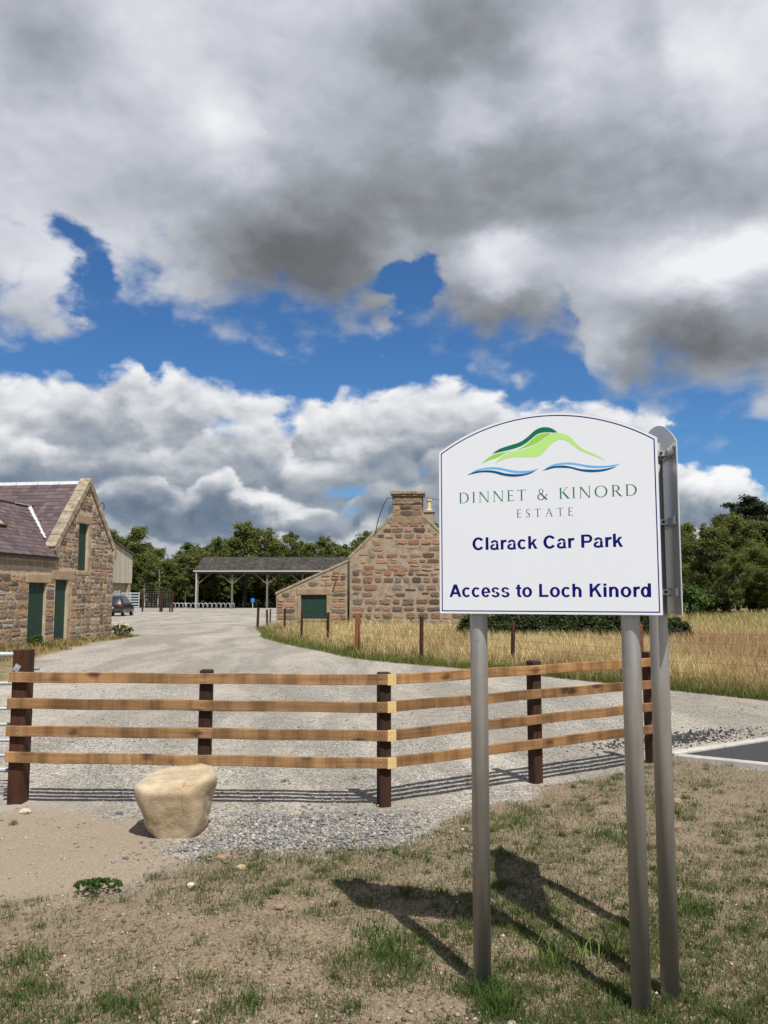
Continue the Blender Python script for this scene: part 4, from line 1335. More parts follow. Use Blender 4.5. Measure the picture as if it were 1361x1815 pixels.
def build_cottage():
    rng = random.Random(9)
    t = thing('stone_cottage', 'stone cottage gable with tall chimney and lean-to with green hatch', 'cottage', (1.25, 45.0, 0), YAW)
    HW, EZ, AZ = 3.15, 3.70, 6.72
    sl = (AZ - EZ) / HW
    LX, LZ0, LZ1 = -7.2, 1.82, 3.60
    hatch = (-5.83, -4.41, .44, 1.72)
    D = 10.0
    # main gable wall and lean-to wall
    mb = MB()
    mb.prism([(-HW, -.3), (HW, -.3), (HW, EZ), (0, AZ), (-HW, EZ)], 'y', 0, .6)
    mb.box(-HW, -HW + .5, .6, D, -.3, EZ - .1); mb.box(HW - .5, HW, .6, D, -.3, EZ - .1)
    mb.prism([(-HW, -.3), (HW, -.3), (HW, EZ), (0, AZ), (-HW, EZ)], 'y', D - .5, D)
    gab = mb.build('gable_wall', M['mortar_cottage'], t)
    lz = lambda x: LZ0 + (LZ1 - LZ0) * (x - LX) / (-HW - LX)
    mb = MB()
    xs = [LX, hatch[0], hatch[1], -HW - .004]
    for a, e in zip(xs[:-1], xs[1:]):
        if a == hatch[0]:
            mb.box(a, e, .02, .5, -.3, hatch[2]); mb.prism([(a, hatch[3]), (e, hatch[3]), (e, lz(e)), (a, lz(a))], 'y', .02, .5)
        else:
            mb.prism([(a, -.3), (e, -.3), (e, lz(e)), (a, lz(a))], 'y', .02, .5)
    mb.box(LX, LX + .5, .5, D - 1.5, -.3, LZ0)
    lean = mb.build('lean_to_wall', M['mortar_cottage'], t)
    fr = wall_frame(0, 0, (1, 0), (0, -1))
    poly = [(-HW + .05, 0), (HW, 0), (HW, EZ), (0, AZ - .1), (-HW + .05, EZ)]
    fade = lambda u, v: 1.0
    lay_stones(gab, fr, poly, [], courses(.05, 2.95, .34, .43, rng), .42, .80, .12, .035, PAL_COT, rng, .08, .94)
    lay_stones(gab, fr, [(-HW + .1, 2.95), (HW, 2.95), (HW, EZ), (0, AZ - .1), (-HW + .1, EZ)], [], courses(2.98, 6.1, .30, .40, rng), .38, .80, .10, .030, PAL_COT_TOP, rng, .2, .90)
    lay_stones(lean, wall_frame(0, .02, (1, 0), (0, -1)), [(LX, 0), (-HW - .15, 0), (-HW - .15, lz(-HW - .15) - .1), (LX, LZ0 - .06)], [(hatch[0] - .25, hatch[1] + .25, hatch[2] - .1, hatch[3] + .42)], courses(.05, 3.6, .24, .34, rng), .30, .70, .06, .030, PAL_COT_TOP, rng, .25, .95)
    # hatch: pale margins, deep reveal, green shutter
    a, e, z0, z1 = hatch
    MB().box(a - .24, e + .24, -.02, .2, z1 + .01, z1 + .36).build('lintel', M['dressed'], lean, .02)
    MB().box(a - .18, a - .004, -.012, .2, z0, z1).build('jamb', M['dressed'], lean, .02)
    MB().box(e + .004, e + .18, -.012, .2, z0, z1).build('jamb', M['dressed'], lean, .02)
    MB().box(a - .1, e + .1, -.03, .2, z0 - .12, z0).build('sill', M['dressed'], lean, .02)
    MB().box(a, e, .12, .17, z0, z1).build('hatch', M['green_board'], t)
    # down pipe where the two walls meet
    MB().tube([(-HW - .02, -.05, .1), (-HW - .02, -.05, 3.55)], .045, 8).build('down_pipe', M['black'], t, 0, 1, True)
    MB().beam((-4.05, -.02, 1.95), (-3.85, -.02, 2.55), .04, .04).build('iron_strap', M['black'], t)
    # skew stones along the gable rakes and lean-to
    for sd in (-1, 1):
        for i in range(9):
            f0, f1 = i / 9, (i + 1) / 9
            P = lambda f, h, y: (sd * (HW * (1 - f) + .03 + h * sl / math.hypot(1, sl)), y, EZ + f * (AZ - EZ) + h / math.hypot(1, sl))
            vs = [P(f0, -.05, -.03), P(f1, -.05, -.03), P(f1, .10, -.03), P(f0, .10, -.03), P(f0, -.05, .45), P(f1, -.05, .45), P(f1, .10, .45), P(f0, .10, .45)]
            MB().add(vs, [(0, 1, 2, 3), (7, 6, 5, 4), (0, 4, 5, 1), (1, 5, 6, 2), (2, 6, 7, 3), (3, 7, 4, 0)]).build('skew_stone', M['mortar_cottage'], t, .012)
    for i in range(8):
        f0, f1 = i / 8, (i + 1) / 8
        xa, xb = LX - .06 + f0 * (-HW - LX), LX - .06 + f1 * (-HW - LX)
        MB().prism([(xa, lz(xa) - .06), (xb, lz(xb) - .06), (xb, lz(xb) + .07), (xa, lz(xa) + .07)], 'y', -.02, .4).build('skew_stone', M['mortar_cottage'], t, .01)
    # roofs
    mb = MB()
    for sd in (-1, 1):
        mb.add([(sd * (HW + .12), .42, EZ - .12), (0, .42, AZ - .02), (0, D, AZ - .02), (sd * (HW + .12), D, EZ - .12), (sd * (HW + .12), .42, EZ - .2), (0, .42, AZ - .1), (0, D, AZ - .1), (sd * (HW + .12), D, EZ - .2)],
               [(0, 1, 2, 3), (7, 6, 5, 4), (0, 4, 5, 1), (3, 2, 6, 7), (0, 3, 7, 4), (1, 5, 6, 2)])
    mb.build('roof', M['slate_flat'], t)
    mb = MB(); mb.prism([(LX - .1, lz(LX - .1) - .10), (-HW - .02, LZ1 - .06), (-HW - .02, LZ1 + .01), (LX - .1, lz(LX - .1) - .03)], 'y', .4, D - 1.4)
    mb.build('lean_to_roof', M['slate_flat'], t)
    # chimney: shaft, string course and cap, stones showing
    ch = MB()
    ch.prism([(-1.05, 5.55), (1.05, 5.55), (.82, 5.95), (.80, 7.02), (-.80, 7.02), (-.82, 5.95)], 'y', -.03, .75)
    cho = ch.build('chimney', mottled('sooty chimney stone', (.20, .145, .095), (.33, .245, .165), 2.4, .95, bump=.5, dist=.03), t, .03)
    lay_stones(cho, wall_frame(0, -.03, (1, 0), (0, -1)), [(-.78, 5.95), (.78, 5.95), (.78, 7.0), (-.78, 7.0)], [], [5.95, 6.25, 6.52, 6.76, 7.0], .35, .7, .05, .02, [(.22, .145, .095), (.27, .19, .125), (.09, .065, .05), (.30, .21, .14)], rng)
    for nm, z0, z1, k in (('cap_course', 7.02, 7.12, .07), ('cap_slab', 7.12, 7.33, .12)):
        x = -.80 - k
        while x < .80 + k - .05:
            w = min(rng.uniform(.45, .75), .80 + k - x)
            MB().box(x + .004, x + w - .004, -.03 - k, .75 + k, z0 + .003, z1 - rng.uniform(0, .02)).build(nm, M['coping'], cho, .025)
            x += w
    # rear chimney with its pot, and the roof of a rear wing
    rc = MB().box(-.05, .62, D - 1.0, D - .3, 6.2, 7.02).build('rear_chimney', M['dressed'], t, .02)
    MB().box(-.12, .69, D - 1.07, D - .23, 7.02, 7.18).build('cap_slab', M['coping'], rc, .02)
    MB().tube([(.30, D - .65, 7.15), (.30, D - .65, 7.22), (.30, D - .65, 7.26), (.30, D - .65, 7.75), (.30, D - .65, 7.80), (.30, D - .65, 7.95), (.30, D - .65, 7.97)], [.22, .22, .16, .14, .19, .19, .15], 14).build('chimney_pot', M['pot'], rc)
    mb = MB(); mb.prism([(11 - 2.6, 4.1), (11, 6.05), (11 + 2.6, 4.1), (11 + 2.6, 3.9), (11 - 2.6, 3.9)], 'x', -.5, 8.0)
    rr = mb.build('rear_roof', M['slate_flat'], t)
    MB().tube([(-.5, 11, 6.08), (8.0, 11, 6.08)], .09, 8).build('ridge_lead', M['lead'], rr)
    MB().box(-.3, 7.8, 11 - 2.3, 11 + 2.3, -.2, 4.0).build('rear_wall', M['mortar_cottage'], t)
    # aerial and slack cables on the chimney
    ca = MB()
    pts = [(-.80, -.06, 6.95), (-1.05, -.08, 6.92), (-1.25, -.1, 6.6), (-1.45, -.12, 6.1), (-1.6, -.12, 5.6), (-1.72, -.10, 5.02)]
    ca.tube(pts, .022, 5)
    ca.build('cable', M['black'], t, 0, 1, True)
    MB().tube([(-.82, -.07, 6.55), (-.95, -.08, 6.5), (-.98, -.08, 6.2), (-.95, -.08, 6.08), (-.88, -.08, 6.25), (-.82, -.06, 6.45)], .018, 5).build('cable_loop', M['black'], t)
    for z in (6.60, 6.93):
        MB().box(-.825, .825, -.055, -.04, z - .012, z + .012).build('aerial_strap', M['black'], cho)
    ae = MB(); ae.tube([(.84, -.06, 6.4), (.84, -.06, 7.1)], .018, 6)
    ae.tube([(.84, -.06, 6.93), (1.75, -.06, 6.78)], .014, 5)
    for i in range(6):
        x = .95 + i * .15
        ae.tube([(x, -.2, 6.915 - i * .025 - .09), (x, .08, 6.915 - i * .025 + .09)], .010, 4)
    ae.build('aerial', M['black'], t)
build_cottage()

def build_shed():
    X0, X1, Y0, Y1 = -26.2, -5.0, 118.0, 130.0
    t = thing('pole_barn', 'open sided pole barn with grey corrugated roof on braced timber posts', 'barn', (X0, Y0, 0))
    L = X1 - X0; W = Y1 - Y0; EZ, RZ = 5.05, 7.25
    xs = [.1, 4.95, 9.85, 14.8, 19.7]
    for y in (0.15, W - .15):
        for x in xs:
            MB().box(-.12, .12, -.12, .12, -.3, EZ).build('post', M['wood_grey_dark'], t).location = (x, y, 0)
            for k in (-1, 1):
                if 0 <= x + k * 1.9 <= L:
                    MB().beam((x, y, 3.35), (x + k * 2.0, y, 5.0), .12, .13).build('brace', M['wood_grey_dark'], t)
        MB().box(0, L, y - .12, y + .12, EZ - .2, EZ + .08).build('wall_plate', M['wood_grey_dark'], t)
    for x in xs:
        MB().box(x - .08, x + .08, .1, W - .1, EZ - .12, EZ + .12).build('tie_beam', M['wood_grey_dark'], t)
        for k in (-1, 1):
            MB().beam((x, W / 2 + k * (W / 2 + .1), EZ + .12), (x, W / 2, RZ - .02), .12, .18).build('rafter', M['wood_grey_dark'], t)
        MB().box(x - .07, x + .07, W / 2 - .07, W / 2 + .07, EZ, RZ - .1).build('king_post', M['wood_grey_dark'], t)
    # corrugated sheets, two rows to each slope
    sw, n = 1.04, 21
    sl = math.hypot(W / 2 + .45, RZ - EZ - .1)
    ang = math.atan2(RZ - EZ - .1, W / 2 + .45)
    nx = 7 * 6
    vs = []; fs = []
    for j in range(2):
        for i in range(nx + 1):
            x = (sw + .08) * i / nx
            vs.append((x, j * (sl / 2 + .12), .035 * math.sin(2 * math.pi * i / 6)))
    for i in range(nx):
        fs.append((i, i + 1, nx + 2 + i, nx + 1 + i))
    me = bpy.data.meshes.new('roof_sheet'); me.from_pydata(vs, [], fs); me.materials.append(M['sheet'])
    for side in (0, 1):
        for r in range(2):
            for i in range(n):
                x = -.35 + i * sw
                o = new_obj('roof_sheet', me, None, t)
                y = -.45; z = EZ + .10
                base = Matrix.Translation((x, y, z)) @ Matrix.Rotation(ang, 4, 'X') @ Matrix.Translation((0, r * (sl / 2 - .06), .10 - r * -.02 + (i % 2) * .012))
                if side:
                    base = Matrix.Translation((L, W, 0)) @ Matrix.Rotation(math.pi, 4, 'Z') @ base
                o.matrix_local = base
    MB().box(-.4, n * sw - .35, W / 2 - .22, W / 2 + .22, RZ + .02, RZ + .16).build('ridge_cap', M['sheet'], t, .04)
    MB().tube([(-.4, -.52, EZ + .08), (n * sw - .3, -.52, EZ + .08)], .085, 8).build('gutter', plain('pale gutter', (.46, .46, .45), .6), t)
    MB().tube([(.0, -.35, 0), (.0, -.35, EZ)], .09, 8).build('down_pipe', plain('pale pipe', (.46, .46, .45), .6), t)
build_shed()

# ---------------------------------------------------------------- bicycle stands, notice, hurdles, mesh fence
def build_stands():
    zx = (543, 573, 603, 633, 663, 700, 732, 762, 797, 833, 868, 905, 940, 978, 1013)
    y = 113.5
    pts = [(-.27, 0, -.05), (-.27, 0, .55), (-.22, 0, .68), (-.1, 0, .74), (.1, 0, .74), (.22, 0, .68), (.27, 0, .55), (.27, 0, -.05)]
    me = MB().tube(pts, .042, 8).mesh('cycle_stand', 0, 1, True)
    for i, q in enumerate(zx):
        px = q / 4.537 + 190
        x = (px - 680.5) / 1490 * y
        o = new_obj('cycle_stand', me, M['galv_pale'])
        o.location = (x, y, 0); o.rotation_euler = (0, 0, .25 - .55 * min(1, i / 6))
        tag(o, 'galvanised hoop cycle stand in the row before the pole barn', 'cycle stand', 'cycle stands before the pole barn')
build_stands()

def build_notice():
    t = thing('notice_sign', 'small blue notice on a thin pale post beside the pole barn', 'sign', (-17.7, 114.0, 0))
    MB().tube([(0, 0, -.2), (0, 0, 1.32)], .05, 8).build('post', M['galv_pale'], t)
    MB().box(-.24, .24, -.07, -.05, .88, 1.38).build('panel', M['bird_blue'], t)
build_notice()

def build_hurdles():
    t = thing('sheep_hurdle', 'grey galvanised slatted gate panel beside the mesh fence', 'gate', (-27.9, 90.0, 0), -.12)
    for x in (0, .95, 1.9):
        MB().box(x - .04, x + .04, -.03, .03, 0, 2.1).build('upright', M['galv_pale'], t)
    for i in range(7):
        MB().box(.04, 1.86, -.02, .02, .20 + i * .285, .34 + i * .285).build('slat', M['galv_pale'], t)
    t = thing('metal_panel', 'plain grey sheet metal panel between the dark car and the slatted gate', 'panel', (-28.6, 89.5, 0), -.12)
    MB().box(0, .66, -.02, .02, .1, 2.25).build('sheet', plain('grey sheet', (.30, .33, .36), .5, .4), t)
    for x in (.03, .63):
        MB().box(x - .03, x + .03, -.05, -.02, -.1, 2.3).build('upright', M['galv'], t)
    t = thing('mesh_fence', 'dark wire mesh fence on brown posts beside the slatted gate', 'fence', (-25.85, 90.5, 0))
    for x, w in ((0, .14), (2.0, .34), (2.95, .12), (3.2, .16)):
        MB().box(x - w / 2, x + w / 2, -.07, .07, -.2, 2.25).build('post', M['post_dark'], t)
    for i in range(9):
        MB().box(.05, 3.2, -.008, .008, .15 + i * .25 - .01, .15 + i * .25 + .01).build('wire', M['wire'], t)
    for i in range(13):
        MB().box(.12 + i * .25 - .008, .12 + i * .25 + .008, -.022, -.009, .1, 2.2).build('wire', M['wire'], t)
build_hurdles()

def build_car():
    t = thing('parked_car', 'dark grey car parked beyond the barn corner, tail towards us', 'car', (-22.62, 70.0, 0), R(3))
    paint = plain('dark car paint', (.018, .019, .022), .25, .3, .6, .05)
    glass = plain('car glass', (.02, .025, .03), .08, 0, .7, .02)
    w, Lc = .92, 4.6
    # cross-sections along the car from tail (y=0) to nose: half width, bottom, waist, roof, roof half width
    secs = [(0.0, .80, .45, .80, .82, .76), (.08, .88, .32, .95, 1.02, .80), (.42, .92, .28, 1.00, 1.55, .62), (.75, .93, .27, 1.02, 1.70, .60), (1.8, .93, .27, 1.02, 1.72, .62), (2.7, .93, .27, 1.0, 1.62, .60), (3.4, .92, .27, .98, 1.06, .74), (4.3, .88, .30, .82, .90, .70), (4.6, .76, .42, .62, .70, .60)]
    vs = []; fs = []; n = 10
    for y, hw, zb, zw, zr, rw in secs:
        for x, z in ((-hw * .9, zb), (-hw, zb + .12), (-hw, zw - .1), (-hw * .97, zw), (-rw, zr), (rw, zr), (hw * .97, zw), (hw, zw - .1), (hw, zb + .12), (hw * .9, zb)):
            vs.append((x, y, z))
    for i in range(len(secs) - 1):
        for k in range(n):
            fs.append((i * n + k, i * n + (k + 1) % n, (i + 1) * n + (k + 1) % n, (i + 1) * n + k))
    fs.append(tuple(range(n - 1, -1, -1))); fs.append(tuple((len(secs) - 1) * n + k for k in range(n)))
    MB().add(vs, fs).build('body', paint, t, .03, 2, True)
    MB().add([(-.62, .15, 1.10), (.62, .15, 1.10), (.52, .37, 1.48), (-.52, .37, 1.48)], [(0, 1, 2, 3)]).build('rear_window', glass, t)
    for s in (-1, 1):
        MB().add([(s * .915, .62, 1.08), (s * .915, 2.9, 1.06), (s * .68, 2.55, 1.55), (s * .66, .8, 1.62)], [(0, 1, 2, 3)]).build('side_window', glass, t)
        MB().box(s * .80 - .09, s * .80 + .09, -.02, .12, .78, 1.02).build('tail_light', plain('red lamp', (.30, .015, .012), .3), t, .02)
        MB().box(s * .66 - .13, s * .66 + .13, 4.48, 4.58, .62, .74).build('headlight', plain('lamp glass', (.6, .62, .65), .15), t, .02)
        for y in (.88, 3.72):
            wh = MB().tube([(s * .70, y, .33), (s * .90, y, .33), (s * .93, y, .33)], [.33, .33, .28], 20).build('wheel', M['black'], t)
            MB().tube([(s * .925, y, .33), (s * .94, y, .33)], [.21, .19], 16).build('rim', M['galv'], wh)
    MB().box(-.86, .86, -.06, .1, .38, .62).build('bumper', plain('bumper plastic', (.03, .03, .032), .5), t, .05)
    MB().box(-.26, .26, -.075, -.06, .66, .77).build('number_plate', plain('yellow plate', (.62, .42, .04), .5), t)
build_car()

# ================================================================== vegetation
LEAF = attr_mat('leaves', 0.6, 0.25, 0.38)
BLADE = attr_mat('grass blades', 0.7, 0.15, 0.30)
BARK_W = mottled('birch bark', (.16, .14, .12), (.62, .60, .56), 3.0, 0.8, stretch=(1, 1, 3), c2=(.70, .68, .64))
BARK_D = mottled('dark bark', (.035, .028, .022), (.10, .082, .065), 6.0, 0.9, bump=.6, dist=.03)

def leaf_quads(cen, rad, n, size, col, rng, flat=0.8, shell=.55):
    """n leaf-sized faces in each clump; cen (K,3), rad (K,), col (K,3)"""
    K = len(cen)
    d = rng.normal(size=(K, n, 3)); d /= np.linalg.norm(d, axis=2, keepdims=True)
    r = (shell + (1 - shell) * rng.random((K, n, 1))) * (.35 + .9 * rng.random((K, n, 1)))
    off = d * r * rad[:, None, None] * np.array([1, 1, flat])
    p = cen[:, None, :] + off
    nr = d + rng.normal(size=d.shape) * .7 + np.array([0, 0, .5])
    nr /= np.linalg.norm(nr, axis=2, keepdims=True)
    a = np.cross(nr, rng.normal(size=d.shape)); a /= np.linalg.norm(a, axis=2, keepdims=True) + 1e-9
    b_ = np.cross(nr, a)
    s = size * (.6 + .8 * rng.random((K, n, 1)))
    v = np.stack([p - a * s * .5, p + b_ * s * .45 + a * s * .05, p + a * s * .62, p - b_ * s * .45], 2).reshape(-1, 3)
    c = np.repeat(col[:, None, :], n, 1) * (.70 + .6 * rng.random((K, n, 1)))
    c = np.repeat(c.reshape(-1, 3), 4, 0)
    return v, np.concatenate([c, np.ones((len(c), 1))], 1)

def leaf_mesh(name, parts, mat=None):
    v = np.concatenate([q[0] for q in parts]); c = np.concatenate([q[1] for q in parts])
    f = np.arange(len(v)).reshape(-1, 4)
    return np_mesh(name, v, f, {'col': c}, mat or LEAF)

def make_tree(name, h, spread, seed, kind='birch', leaf=.26, clumps=150, per=26):
    """returns trunk mesh and crown mesh for a tree of height h, base at the origin"""
    rng = np.random.default_rng(seed)
    tr = MB()
    lean = rng.normal(size=2) * .03 * h
    P = lambda t: Vector((lean[0] * t * t + .012 * h * math.sin(t * 7 + seed), lean[1] * t * t + .012 * h * math.cos(t * 6 + seed), h * t))
    r0 = h * (.011 if kind == 'birch' else .017)
    tr.tube([P(t) for t in np.linspace(-.03, .97, 12)], [r0 * (1.15 - 1.08 * t) for t in np.linspace(0, 1, 12)], 7)
    cen = []; rad = []; dirs = []
    nb = 26
    lo = .18 if kind == 'birch' else (.45 if kind == 'pine' else .16)
    for i in range(nb):
        t = lo + (.97 - lo) * (i + rng.random()) / nb
        f = (t - lo) / (1 - lo)
        if kind == 'birch':
            prof = (math.sin(math.pi * min(1, (f * .82 + .16))) ** .8)
        elif kind == 'pine':
            prof = .55 + .45 * math.sin(math.pi * min(1, f * .9 + .1))
        else:
            prof = math.sin(math.pi * min(1, f * .72 + .24)) ** .7
        L = spread * prof * rng.uniform(.55, 1.12)
        az = i * 2.4 + rng.uniform(-.5, .5)
        up = .55 if kind == 'birch' else (.12 if kind == 'pine' else .38)
        dv = Vector((math.cos(az), math.sin(az), up + rng.uniform(-.15, .25)))
        a = P(t); m = a + dv * L * .55; e = a + dv * L + Vector((0, 0, -L * (.25 if kind == 'birch' else .05)))
        rb = r0 * (1.1 - t) * .45 + .012
        tr.tube([a, m, e], [rb, rb * .6, rb * .2], 5, False)
        k = max(2, int(clumps / nb * (.45 + prof)))
        for j in range(k):
            q = rng.uniform(.28, 1.08)
            pt = a.lerp(m, q / .55) if q < .55 else m.lerp(e, (q - .55) / .45)
            jit = rng.normal(size=3) * L * .16
            if kind == 'pine':
                jit[2] *= .35
            cen.append((pt.x + jit[0], pt.y + jit[1], pt.z + jit[2])); rad.append(rng.uniform(.4, 1.3) * h * (.062 if kind != 'pine' else .052))
    for j in range(5):
        pt = P(.95) + Vector(rng.normal(size=3) * h * .025)
        cen.append(tuple(pt)); rad.append(h * .045)
    cen = np.array(cen); rad = np.array(rad)
    base = {'birch': np.array([.112, .142, .040]), 'broad': np.array([.104, .126, .037]), 'pine': np.array([.034, .052, .024]), 'lime': np.array([.085, .115, .020])}[kind if kind in ('birch', 'broad', 'pine') else 'lime']
    col = base * (1 + .22 * rng.normal(size=(len(cen), 1))).clip(.5, 1.6)
    col = col + np.array([.018, .008, 0]) * rng.random((len(cen), 1)) * (0 if kind == 'pine' else 1)
    crown = leaf_mesh(name + '_crown', [leaf_quads(cen, rad, per, leaf, col, rng, .8 if kind != 'pine' else .5)])
    return tr.mesh(name + '_trunk', 0, 1, True), crown

TREES = {}
def tree_kind(key, *a, **k):
    TREES[key] = make_tree(key, *a, **k)
for i in range(5):
    tree_kind('birch%d' % i, 10.0, 2.3 + .25 * (i % 3), 20 + i, 'birch', .17, 300, 44)
for i in range(3):
    tree_kind('broad%d' % i, 10.0, 3.4, 40 + i, 'broad', .18, 340, 44)
for i in range(2):
    tree_kind('pine%d' % i, 10.0, 2.4, 60 + i, 'pine', .17, 260, 50)
for i in range(2):
    tree_kind('near%d' % i, 8.0, 2.7, 80 + i, 'broad', .115, 420, 90)
tree_kind('nearb0', 8.0, 2.0, 90, 'birch', .11, 260, 90)
tree_kind('birch_thin', 10.0, 1.7, 95, 'birch', .16, 60, 22)

def plant_tree(key, x, y, h, label, group, bark=None, rz=None, z=0.0, ref=10.0, wide=1.0):
    tr, cr = TREES[key]
    t = thing('tree', label, 'tree', (x, y, z), random.uniform(0, 6.28) if rz is None else rz, group)
    s = h / ref
    bk = bark or (BARK_W if 'birch' in key or 'nearb' in key else BARK_D)
    if not tr.materials:
        tr.materials.append(bk)
    a = new_obj('trunk', tr, None, t); c = new_obj('crown', cr, None, t)
    for o in (a, c):
        o.scale = (s * wide, s * wide, s)
    return t

def build_wood():
    rng = random.Random(21)
    def X(px, d): return (px - 680.5) / 1490 * d
    # the skyline of the wood: (pixel column of the crown, row of its top, distance)
    sky = [(186, 938, 128), (208, 946, 131), (243, 934, 127), (226, 958, 138), (262, 962, 134), (283, 972, 130), (300, 990, 127), (322, 976, 138), (340, 962, 133), (352, 972, 128), (372, 966, 142), (390, 953, 136), (408, 950, 142), (433, 926, 134), (446, 932, 139),
           (466, 938, 134), (486, 955, 140), (514, 944, 136), (530, 960, 141), (548, 962, 135), (573, 950, 138), (592, 962, 142), (610, 966, 137), (634, 958, 142), (652, 944, 150), (770, 926, 150), (790, 940, 148), (700, 960, 150)]
    for i, (px, ty, d) in enumerate(sky):
        h = 1.65 + (1057 - ty) * d / 1490.
        k = rng.choice(['birch0', 'birch1', 'birch2', 'birch3', 'birch4', 'birch%d' % rng.randrange(5), 'broad%d' % rng.randrange(3)])
        lab = 'tall birch with pale trunk in the wood beyond the car park' if 'birch' in k else 'round crowned dark leafy tree in the wood beyond the car park'
        plant_tree(k, X(px, d), d, h * .985, lab, 'trees of the wood beyond the car park', wide=rng.uniform(.78, 1.05) * (12.0 / max(h, 7)) ** .35)
    for px, h, d, lab in ((283, 6.6, 123.4, 'thin white stemmed birch before the wood, between the mesh fence and the cycle stands'), (258, 5.6, 123.0, 'thin white stemmed birch leaning behind the mesh fence'), (331, 7.4, 123.8, 'thin white stemmed birch beside the end post of the pole barn')):
        plant_tree('birch_thin', X(px, d), d, h, lab, 'thin birches before the wood', BARK_W)
    # lower trees along its front edge and fillers further in
    for i in range(22):
        px = 175 + i * 23 + rng.uniform(-8, 8); d = rng.uniform(124.5, 127) if px < 345 else rng.uniform(133, 137)
        k = 'broad%d' % rng.randrange(3) if rng.random() < .6 else 'birch%d' % rng.randrange(5)
        lab = 'low bushy broadleaf tree at the front edge of the wood' if 'broad' in k else 'young birch at the front edge of the wood'
        plant_tree(k, X(px, d), d, rng.uniform(5.5, 8.0), lab, 'small trees at the edge of the wood', wide=1.25)
    for i in range(26):
        px = 170 + i * 25 + rng.uniform(-10, 10); d = rng.uniform(150, 165)
        plant_tree('broad%d' % rng.randrange(3), X(px, d), d, rng.uniform(7.5, 9.0), 'dark tree deep inside the wood beyond the car park', 'trees deep inside the wood', wide=1.5)
    # right-hand trees above the meadow: two tall pines behind, broad trees and a birch in front
    for px, ty, d, k, ref, w, lab in (
            (1345, 890, 82, 'pine0', 10, 1.15, 'tall dark pine rising behind the leafy trees above the meadow'),
            (1312, 905, 86, 'pine1', 10, 1.0, 'second dark pine beside the tallest pine above the meadow'),
            (1400, 915, 80, 'pine1', 10, 1.1, 'dark pine at the outer end of the trees above the meadow'),
            (1302, 928, 70, 'near0', 8, 1.15, 'broad leafy tree with olive crown below the pines'),
            (1352, 935, 66, 'near1', 8, 1.2, 'leafy tree with pale birch stems near the pines'),
            (1262, 945, 66, 'near1', 8, 1.0, 'mid sized leafy tree at the open end of the tree group'),
            (1338, 985, 60, 'near0', 8, 1.25, 'low spreading tree in front of the pines'),
            (1405, 950, 62, 'near0', 8, 1.1, 'leafy tree at the outer edge above the meadow'),
            (1212, 938, 88, 'birch1', 10, .9, 'slender distant birch between the sign and the tree group'),
            (1196, 950, 92, 'birch2', 10, 1.0, 'distant birch showing just beside the edge of the sign')):
        h = 1.65 + (1057 - ty) * d / 1490.
        plant_tree(k, X(px, d), d, h, lab, 'trees above the meadow', ref=ref, wide=w, z=.5)
    # two birch trunks stand clear of the crowns
    for px, by, ty, d in ((1299, 1095, 1050, 57), (1240, 1090, 1075, 75)):
        h = 1.65 + (1057 - 990) * d / 1490
        plant_tree('nearb0', X(px, d), d, h, 'white stemmed birch standing at the meadow edge' if px > 1290 else 'white stemmed birch further back beside the bright shrubs', 'birches at the meadow edge', BARK_W, ref=8, z=.4)
build_wood()

def bush(name, label, cat, loc, rx, ry, h, seed, base, leaf=.10, n=90, per=60, group=None):
    rng = np.random.default_rng(seed)
    t = thing(name, label, cat, loc, 0, group)
    u = rng.random(n); az = rng.random(n) * 6.283
    r = np.sqrt(rng.random(n)) * .9
    z = h * (.12 + .74 * np.sqrt(np.clip(1 - r ** 2, 0, 1)) * rng.random(n) ** .5)
    cen = np.stack([rx * r * np.cos(az), ry * r * np.sin(az), z], 1)
    rad = rng.uniform(.12, .24, n) * h
    col = np.array(base) * (1 + .22 * rng.normal(size=(n, 1))).clip(.5, 1.6)
    new_obj('foliage', leaf_mesh('foliage', [leaf_quads(cen, rad, per, leaf, col, rng)]), None, t)
    st = MB()
    for k in range(7):
        a = k * .9; q = .6 * min(rx, ry)
        st.tube([(.08 * h * math.cos(a), .08 * h * math.sin(a), -.05 * h), (q * .5 * math.cos(a), q * .5 * math.sin(a), h * .35), (q * math.cos(a), q * math.sin(a), h * .7)], [.024 * h, .016 * h, .007 * h], 5)
    st.build('stems', BARK_D, t)
    return t

